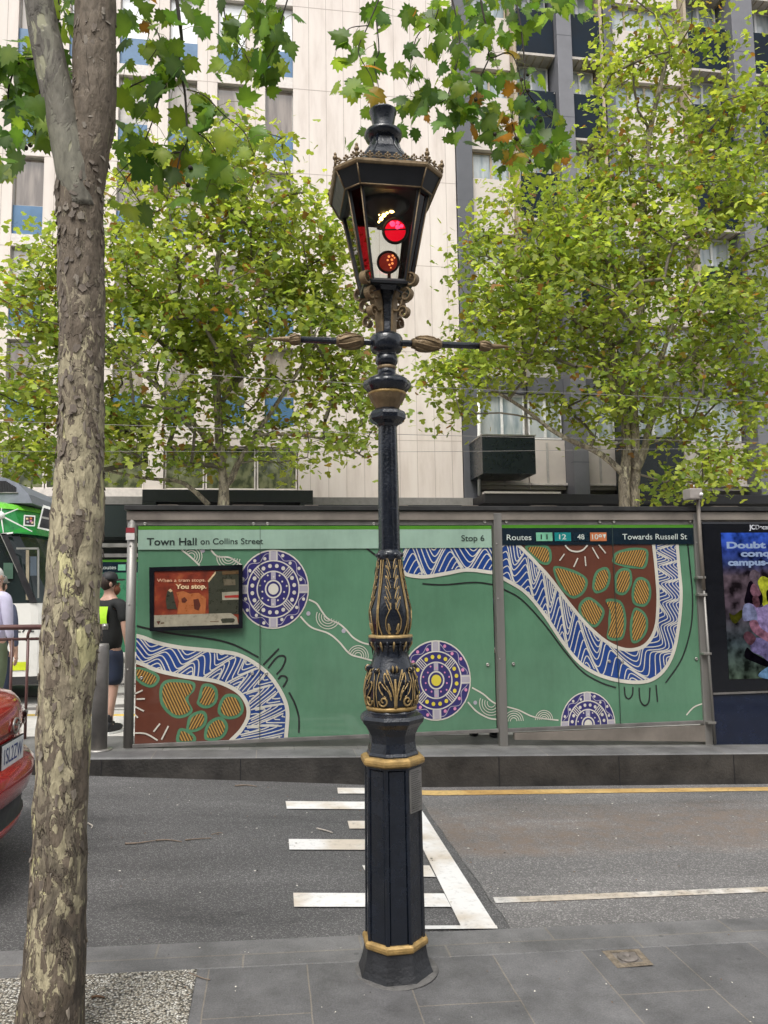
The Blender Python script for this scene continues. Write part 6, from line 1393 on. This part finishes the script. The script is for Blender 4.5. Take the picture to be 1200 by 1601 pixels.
# ---- the two trees across the tracks
def far_tree(name, label, base, limbs, lobes, ncl, per, lsize, seed, orange=.05, spread=(.36, .36, .24)):
    R_ = random.Random(seed); tr_ = root(name, label, 'tree', base, 'street trees beyond the tram track'); nodes_ = []; par = []; rad_ = []; fixed = set()
    b = MB()
    for li, (pts, rs) in enumerate(limbs):
        if li == 0 or rs[0] > .1: trunk_tube(b, pts, rs, bark_far, 16, .12, .02, seed+li, 1.5)
        else: b.tube(smooth_line(pts, 5), [rs[0]+(rs[-1]-rs[0])*i/((len(pts)-1)*5) for i in range((len(pts)-1)*5+1)], bark_far, 7)
        W = smooth_line(pts, 4)
        for i, p in enumerate(W):
            if p.z > 4.6: nodes_.append(p); par.append(None)
    b.build('trunk', tr_)
    cl = []
    wsum = sum(l[6] for l in lobes)
    for px, py, rx, ry, yd, ryd, wgt in lobes:
        c = P(px, py, y=yd); sx = rx/FPX*depth(c); sz = ry/FPX*depth(c)
        for i in range(max(1, int(ncl*wgt/wsum))):
            while True:
                v = Vector((R_.uniform(-1, 1), R_.uniform(-1, 1), R_.uniform(-1, 1)))
                if .25 < v.length < 1: break
            v = v.normalized()*(v.length**.6); cl.append(c+Vector((v.x*sx, v.y*ryd, v.z*sz)))
    f0 = nodes_[0]; cl.sort(key=lambda p: (p-f0).length)
    for c in cl:
        best = min(range(len(nodes_)), key=lambda i: (nodes_[i]-c).length+max(0, nodes_[i].z-c.z)*1.5); a = nodes_[best]; d = (c-a).length; k = max(1, int(d/.5)); prev = best
        for j in range(1, k+1):
            t = j/k; p = a.lerp(c, t)+Vector((R_.gauss(0, .04), R_.gauss(0, .04), .12*d*sin(pi*t)*.5)) if j < k else c
            nodes_.append(p); par.append(prev); prev = len(nodes_)-1
    cnt = [0]*len(nodes_)
    for i in range(len(nodes_)-1, -1, -1):
        cnt[i] += 1
        if par[i] is not None: cnt[par[i]] += cnt[i]
    b = MB()
    for i, p in enumerate(nodes_):
        if par[i] is None: continue
        r1 = .0075*sqrt(cnt[i]); r0_ = min(.0075*sqrt(cnt[par[i]]), r1*1.5); b.tube([nodes_[par[i]], p], [min(.09, r0_), min(.09, r1)], twig_br, 4, cap=False)
    b.build('branches', tr_, fix=True)
    LL = []
    for c in cl:
        tone = R_.gauss(1, .16); yel = R_.random()
        for i in range(int(per*R_.uniform(.55, 1.4))):
            p = c+Vector((R_.gauss(0, spread[0]), R_.gauss(0, spread[1]), R_.gauss(0, spread[2])))
            if R_.random() < orange: col = R_.choice([(.28, .14, .04), (.3, .22, .05), (.22, .12, .05)])
            else:
                g_ = R_.random()*.6+yel*.4; col = (.15+.24*g_, .25+.18*g_, .055+.035*g_); k = max(.55, tone*R_.uniform(.75, 1.25)); col = tuple(q*k for q in col)
            LL.append((p, (R_.uniform(-1, 1), R_.uniform(-1, 1), R_.uniform(-.9, .2)), (R_.gauss(0, .5), R_.gauss(-.35, .5), 1), lsize*R_.uniform(.65, 1.25), col))
    leaf_mesh('crown', tr_, LL, LEAF3, leaf_far, .2, .3); return tr_
twig_br = mat('branch_bark', (.14, .12, .09), .8, 0, .3, 5)
Y1 = 19.5; q = lambda px, py, y=Y1: P(px, py, y=y)
def rW(px, w_): return w_/2/FPX*depth(P(px, 700, y=Y1))
bz = plat_z(-1)-.02
far_tree('plane_tree', 'young yellow green plane tree in front of the pale office building', (q(348, 785).x, Y1, bz),
  [([(q(348, 785).x, Y1, bz-.1), q(349, 790), q(350, 762), q(347, 735), q(343, 690), q(340, 630), q(335, 560), q(330, 480), q(345, 380), q(370, 250)], [.17, rW(0, 19), rW(0, 17), rW(0, 14), .11, .1, .09, .08, .06, .03]),
   ([q(350, 760), q(362, 748), q(372, 725), q(400, 680), q(440, 620), q(480, 560), q(520, 500)], [.1, .09, .08, .07, .06, .05, .03]), ([q(347, 735), q(330, 700), q(300, 660), q(250, 610), q(180, 540), q(120, 480)], [.09, .08, .07, .06, .05, .03]),
   ([q(326, 790), q(300, 765), q(276, 752), q(230, 748), q(160, 735), q(80, 720)], [.07, .06, .055, .04, .03, .02]), ([q(340, 640), q(385, 560), q(410, 470), q(420, 380), q(430, 310)], [.07, .06, .05, .04, .02]), ([q(400, 680), q(460, 680), q(520, 690), q(570, 715)], [.05, .04, .03, .02])],
  [(385, 300, 95, 95, 19.5, 2.2, 1.7), (455, 385, 80, 85, 19.5, 2, 1.3), (275, 320, 110, 90, 19.8, 2.2, 1.5), (320, 430, 150, 110, 19.5, 2.8, 3.0), (130, 470, 105, 100, 19.6, 2.2, 1.8), (35, 540, 85, 110, 19.5, 2.2, 1.6), (230, 570, 150, 100, 19.5, 2.6, 2.4), (430, 520, 130, 95, 19.5, 2.4, 2.2), (530, 540, 70, 75, 19.4, 1.5, .8), (545, 640, 60, 65, 19.2, 1.3, .42), (90, 660, 110, 65, 19.3, 1.8, 1.1), (250, 680, 120, 50, 19.2, 1.6, .8), (430, 640, 100, 50, 19.3, 1.6, .6), (470, 700, 90, 32, 19.2, 1.2, .28), (585, 600, 35, 60, 19.2, 1., .3), (30, 720, 50, 32, 19, 1, .35), (80, 390, 35, 35, 19.5, .8, .18), (500, 450, 45, 50, 19.4, 1, .5), (400, 225, 40, 28, 19.5, .8, .25)],
  680, 32, .18, 31, .06)
far_tree('plane_tree', 'larger many stemmed plane tree in front of the grey finned building', (q(985, 785).x, Y1, plat_z(9.5)-.02),
  [([(q(978, 785).x, Y1, plat_z(9.5)-.1), q(976, 790), q(977, 740), q(979, 700), q(976, 650), q(968, 600), q(950, 520), q(930, 430), q(905, 330)], [.2, rW(0, 20), rW(0, 19), .13, .11, .1, .09, .07, .04]),
   ([(q(992, 785).x, Y1+.1, plat_z(9.5)-.1), q(992, 790, Y1+.1), q(993, 740, Y1+.1), q(992, 680), q(990, 600), q(1000, 500), q(1005, 380), q(1010, 240), q(1040, 100), q(1060, 20)], [.2, rW(0, 18), rW(0, 17), .13, .12, .11, .1, .09, .06, .04]),
   ([q(994, 735), q(1008, 700), q(1018, 660), q(1050, 600), q(1100, 540), q(1160, 500), q(1220, 470)], [.12, .11, .1, .09, .08, .06, .05]), ([q(978, 745), q(955, 722), q(930, 705), q(895, 690), q(862, 672), q(820, 640), q(770, 610), q(720, 590)], [.1, .085, .08, .075, .07, .06, .045, .03]),
   ([q(976, 650), q(940, 560), q(880, 480), q(820, 430), q(760, 400)], [.08, .07, .06, .05, .03]), ([q(1005, 660), q(1040, 540), q(1080, 420), q(1130, 300), q(1170, 200)], [.08, .08, .07, .05, .03]), ([q(1020, 690), q(1060, 690), q(1110, 720), q(1160, 730)], [.05, .04, .03, .02])],
  [(1035, 35, 95, 65, 19.5, 1.8, 1.1), (985, 90, 70, 50, 19.5, 1.5, .5), (1090, 150, 90, 75, 19.6, 2, .8), (1010, 240, 110, 80, 19.5, 2, 1.3), (1160, 230, 90, 100, 19.6, 2.2, 1.7), (850, 350, 95, 80, 19.5, 2.2, 1.6), (960, 360, 120, 100, 19.5, 2.6, 2.6), (1110, 380, 140, 110, 19.5, 2.8, 3.2), (790, 430, 80, 75, 19.4, 2, 1.2), (880, 480, 130, 90, 19.3, 2.6, 2.2), (1030, 520, 140, 90, 19.3, 2.6, 2.4), (1170, 540, 90, 90, 19.4, 2.2, 1.5), (780, 530, 85, 70, 19.2, 2, 1.1), (720, 590, 60, 40, 19.1, 1.2, .5), (900, 600, 110, 50, 19.2, 1.8, .6), (1040, 620, 100, 50, 19.3, 1.6, .45), (690, 590, 35, 40, 19, .8, .25), (1120, 690, 90, 60, 19.2, 1.4, .7), (1090, 740, 100, 40, 19, 1.2, .7), (960, 650, 60, 45, 19.2, 1.2, .25), (690, 640, 40, 30, 19, .8, .12), (1230, 400, 60, 200, 19.5, 2, 1.)],
  760, 33, .18, 57, .04)

# ================================================================ PEOPLE
def skinmesh(name, V, E_, Rr, m, parent, sub=2, rootv=0):
    me = bpy.data.meshes.new(name+'_s'); off = ORG[parent.name if parent.parent is None else parent.parent.name]
    me.from_pydata([Vector(v) for v in V], E_, []); o = bpy.data.objects.new(name+'_s', me); COL.objects.link(o)
    md = o.modifiers.new('s', 'SKIN'); md.use_smooth_shade = True; md.branch_smoothing = .6
    for i, r in enumerate(Rr): me.skin_vertices[0].data[i].radius = (r, r) if not isinstance(r, tuple) else r; me.skin_vertices[0].data[i].use_root = (i == rootv)
    s_ = o.modifiers.new('b', 'SUBSURF'); s_.levels = sub; s_.render_levels = sub
    bpy.context.view_layer.update(); ev = o.evaluated_get(bpy.context.evaluated_depsgraph_get()); nm = bpy.data.meshes.new_from_object(ev)
    bpy.data.objects.remove(o); nm.name = name; nm.materials.clear(); nm.materials.append(m); nm.polygons.foreach_set('use_smooth', [True]*len(nm.polygons)); nm.polygons.foreach_set('material_index', [0]*len(nm.polygons))
    q_ = bpy.data.objects.new(name, nm); COL.objects.link(q_); q_.parent = parent; return q_
skin = mat('skin', (.45, .27, .2), .5, 0, .08, 10)
def person(label, loc, face, h, shirt, legs, shoes, hairm, shorts=False, cap=None, beard=None, head_turn=0, sleeve=False, bulk=1., cat='person', stride=.06):
    r = root('person', label, cat, loc); r.rotation_euler.z = face; k = h/1.75      # faces local -y
    S_ = lambda *p: tuple(q*k for q in p)
    # one continuous body: pelvis root
    V = [S_(0, 0, .94), S_(0, .01, 1.12), S_(0, .015, 1.32), S_(0, .01, 1.45), S_(0, 0, 1.53), S_(0, -.01, 1.62), S_(0, -.005, 1.70)]; Rr = [(.15*bulk, .11*bulk), (.14*bulk, .1*bulk), (.16*bulk, .11*bulk), (.1, .075), (.055, .055), (.078, .09), (.06, .07)]; E_ = [(i, i+1) for i in range(6)]
    for s_ in (-1, 1):
        n0 = len(V); fy_ = -stride*s_
        V += [S_(s_*.09, 0, .88), S_(s_*.10, fy_*.4-.01, .50), S_(s_*.105, fy_*.9+.015, .28), S_(s_*.105, fy_+.02, .09), S_(s_*.115, fy_-.12, .035)]; Rr += [.088*bulk, .058, .053, .038, (.04, .028)]; E_ += [(0, n0)]+[(n0+i, n0+i+1) for i in range(4)]
        n1 = len(V); V += [S_(s_*.19*bulk, .02, 1.40), S_(s_*.24*bulk, .03, 1.13), S_(s_*.25*bulk, -.02, .89), S_(s_*.25*bulk, -.03, .82)]; Rr += [.055, .043, .03, (.018, .032)]; E_ += [(3, n1)]+[(n1+i, n1+i+1) for i in range(3)]
        for f_ in range(5):                                # four fingers and a thumb, lightly curled
            n2 = len(V); yy = -.03+(-.028+.018*f_) if f_ < 4 else -.065; L1 = (.032, .036, .034, .027, .024)[f_]; top = .785 if f_ < 4 else .82
            V += [S_(s_*.25*bulk, yy, top), S_(s_*(.25*bulk-.006), yy-(.004 if f_ < 4 else .018), top-L1), S_(s_*(.25*bulk-.018), yy-(.004 if f_ < 4 else .02), top-L1*1.9)]; Rr += [.0095, .008, .0065]; E_ += [(n1+3, n2), (n2, n2+1), (n2+1, n2+2)]
    body = skinmesh('body', V, E_, [tuple(q*k for q in x) if isinstance(x, tuple) else x*k for x in Rr], skin, r, 2)
    # face: nose and ears
    b = MB(); M = Matrix.Rotation(head_turn, 3, 'Z')
    def hp(x, y, z): v = M @ Vector((x, y, 0)); return Vector((v.x*k, v.y*k, z*k))+Vector(loc)
    def e_(x, y, z, rr_, mm_): b.ell(hp(x, y, z), tuple(q*k for q in rr_), mm_, 10, 8)
    e_(0, -.1, 1.635, (.014, .02, .022), skin); e_(-.082, 0, 1.635, (.012, .022, .032), skin); e_(.082, 0, 1.635, (.012, .022, .032), skin); e_(0, -.088, 1.595, (.024, .01, .007), MAT['pink_film']); e_(-.03, -.085, 1.65, (.011, .008, .006), blackm); e_(.03, -.085, 1.65, (.011, .008, .006), blackm); b.build('face', body)
    b = MB(); b.ell(hp(0, .018, 1.665), (.087*k, .1*k, .105*k), hairm, 16, 12); b.build('hair', r)
    if cap: 
        b = MB(); b.lathe([(.095*k, 0), (.097*k, .03*k), (.085*k, .075*k), (.05*k, .1*k), (.01, .108*k)], hp(0, .005, 1.675), cap, 20); c = hp(0, -.1, 1.688); T_ = Matrix.Rotation(head_turn, 3, 'Z'); b.ell(c, (.07*k, .075*k, .012*k), cap, 14, 6, T_); b.build('cap', r)
    if beard: b = MB(); b.ell(hp(0, -.062, 1.575), (.062*k, .055*k, .065*k), beard, 14, 10); b.build('beard', r)
    cv = [S_(0, 0, .84), S_(0, .012, 1.1), S_(0, .02, 1.32), S_(0, .012, 1.445)]; cr = [(.178*bulk, .14*bulk), (.165*bulk, .13*bulk), (.18*bulk, .135*bulk), (.105, .09)]; ce = [(0, 1), (1, 2), (2, 3)]
    for s_ in (-1, 1):
        n1 = len(cv); cv += [S_(s_*.185*bulk, .02, 1.405), S_(s_*.228*bulk, .028, 1.2)]; cr += [.075, .066]; ce += [(3, n1), (n1, n1+1)]
        if sleeve: cv += [S_(s_*.242*bulk, .028, 1.1), S_(s_*.25*bulk, -.01, .93)]; cr += [.052, .042]; ce += [(n1+1, n1+2), (n1+2, n1+3)]
    sh = skinmesh('shirt', cv, ce, [tuple(q*k for q in x) if isinstance(x, tuple) else x*k for x in cr], shirt, r, 2)
    cv = [S_(0, 0, 1.0), S_(0, 0, .9)]; cr = [(.158*bulk, .118*bulk), (.17*bulk, .125*bulk)]; ce = [(0, 1)]
    for s_ in (-1, 1):
        fy_ = -stride*s_; n1 = len(cv); cv += [S_(s_*.095, 0, .78), S_(s_*.1, fy_*.4-.01, .50)]; cr += [.108*bulk, .088*bulk]; ce += [(1, n1), (n1, n1+1)]
        if not shorts: cv += [S_(s_*.105, fy_*.9+.015, .28), S_(s_*.105, fy_+.02, .07)]; cr += [.07, .062]; ce += [(n1+1, n1+2), (n1+2, n1+3)]
    skinmesh('shorts' if shorts else 'trousers', cv, ce, [tuple(q*k for q in x) if isinstance(x, tuple) else x*k for x in cr], legs, r, 2)
    for s_ in (-1, 1):
        fy_ = -stride*s_
        if shorts: skinmesh('sock', [S_(s_*.105, fy_+.02, .25), S_(s_*.105, fy_+.02, .08)], [(0, 1)], [.05*k, .045*k], blackm, r, 1)
        b = MB(); o3 = Vector(loc)
        b.ell(Vector(S_(s_*.11, fy_-.055, .055))+o3, (.05*k, .135*k, .05*k), shoes, 14, 8); b.ell(Vector(S_(s_*.11, fy_+.03, .085))+o3, (.045*k, .055*k, .06*k), shoes, 12, 8); so_ = b.build('shoe', r)
        b = MB(); pts_ = [(.05*cos(a)*k+s_*.11*k, (fy_-.055)*k+.142*sin(a)*k) for a in frange(0, 2*pi, 20)[:-1]]; b.prism([(x+o3.x, y+o3.y) for x, y in pts_], o3.z+.002, o3.z+.024*k, wht if shorts else blackm, 'z'); b.build('sole', so_)
    return r, sh, k
blk_shirt = mat('black_shirt', (.01, .011, .011), .8, 0, .25, 12); navy_sh = mat('navy_shorts', (.018, .026, .052), .8, 0, .2, 10); lilac = mat('lilac_shirt', (.5, .48, .62), .8, 0, .1, 10); olive = mat('green_trousers', (.1, .13, .075), .85, 0, .15, 10)
hair_d = mat('dark_hair', (.03, .018, .012), .7, 0, .3, 40); hair_w = mat('white_hair', (.62, .6, .56), .8, 0, .12, 40); bluesh = mat('dark_blue_shirt', (.07, .08, .13), .85, 0, .25, 25); grey_cap = mat('grey_hat', (.2, .2, .18), .85, 0, .2, 20); beardm = mat('ginger_beard', (.16, .055, .025), .8, 0, .3, 60)
pm_ = P(171, 1142, z=plat_z(-1.55)); px_m, py_m = P(167, 1100, y=8.35).x, 8.35
mz = P(170, 898, y=8.35).z-plat_z(px_m)
r1, sh1, k1 = person('man in black shirt with lime patch, navy shorts and black cap', (px_m, py_m, plat_z(px_m)), radians(180-32), mz*1.0, blk_shirt, navy_sh, blackm, hair_d, True, blackm, beardm, radians(-38), bulk=1.12)
b = MB(); vs = []
for i in range(7):
    for j in range(5): x = -.12+.225*i/6; z = 1.19+.2*j/4; vs.append(Vector((x*k1, (.138*1.02+.02-1.3*x*x+.012*sin(j))*k1+.012, z*k1))+Vector((px_m, py_m, plat_z(px_m))))
b.add(vs, [(i*5+j, i*5+j+1, i*5+j+6, i*5+j+5) for i in range(6) for j in range(4)], mat('lime_print', (.42, .75, .03), .6), True); b.build('back_print', sh1, fix=False)
xw = P(-10, 1000, y=9.0).x; person('white haired person in lilac shirt and green trousers at the left edge', (xw, 9.0, plat_z(xw)), radians(150), (P(0, 888, y=9.).z-plat_z(xw)), lilac, olive, blackm, hair_w, sleeve=True)
xw = P(-5, 1000, y=10.4).x; person('person in a grey hat and dark blue shirt standing by the tram', (xw, 10.4, plat_z(xw)-.33), radians(170), (P(8, 902, y=10.4).z-plat_z(xw)+.33), bluesh, navy_sh, blackm, hair_d, cap=grey_cap, sleeve=True, bulk=.85)
xw = P(758, 1140, y=8.0).x; person('person standing behind the green mural, only the dark boots showing under it', (xw, 8.05, plat_z(xw)), radians(165), 1.7, bluesh, mat('black_trousers', (.012, .012, .014), .8), blackm, hair_d, stride=.02, sleeve=True)
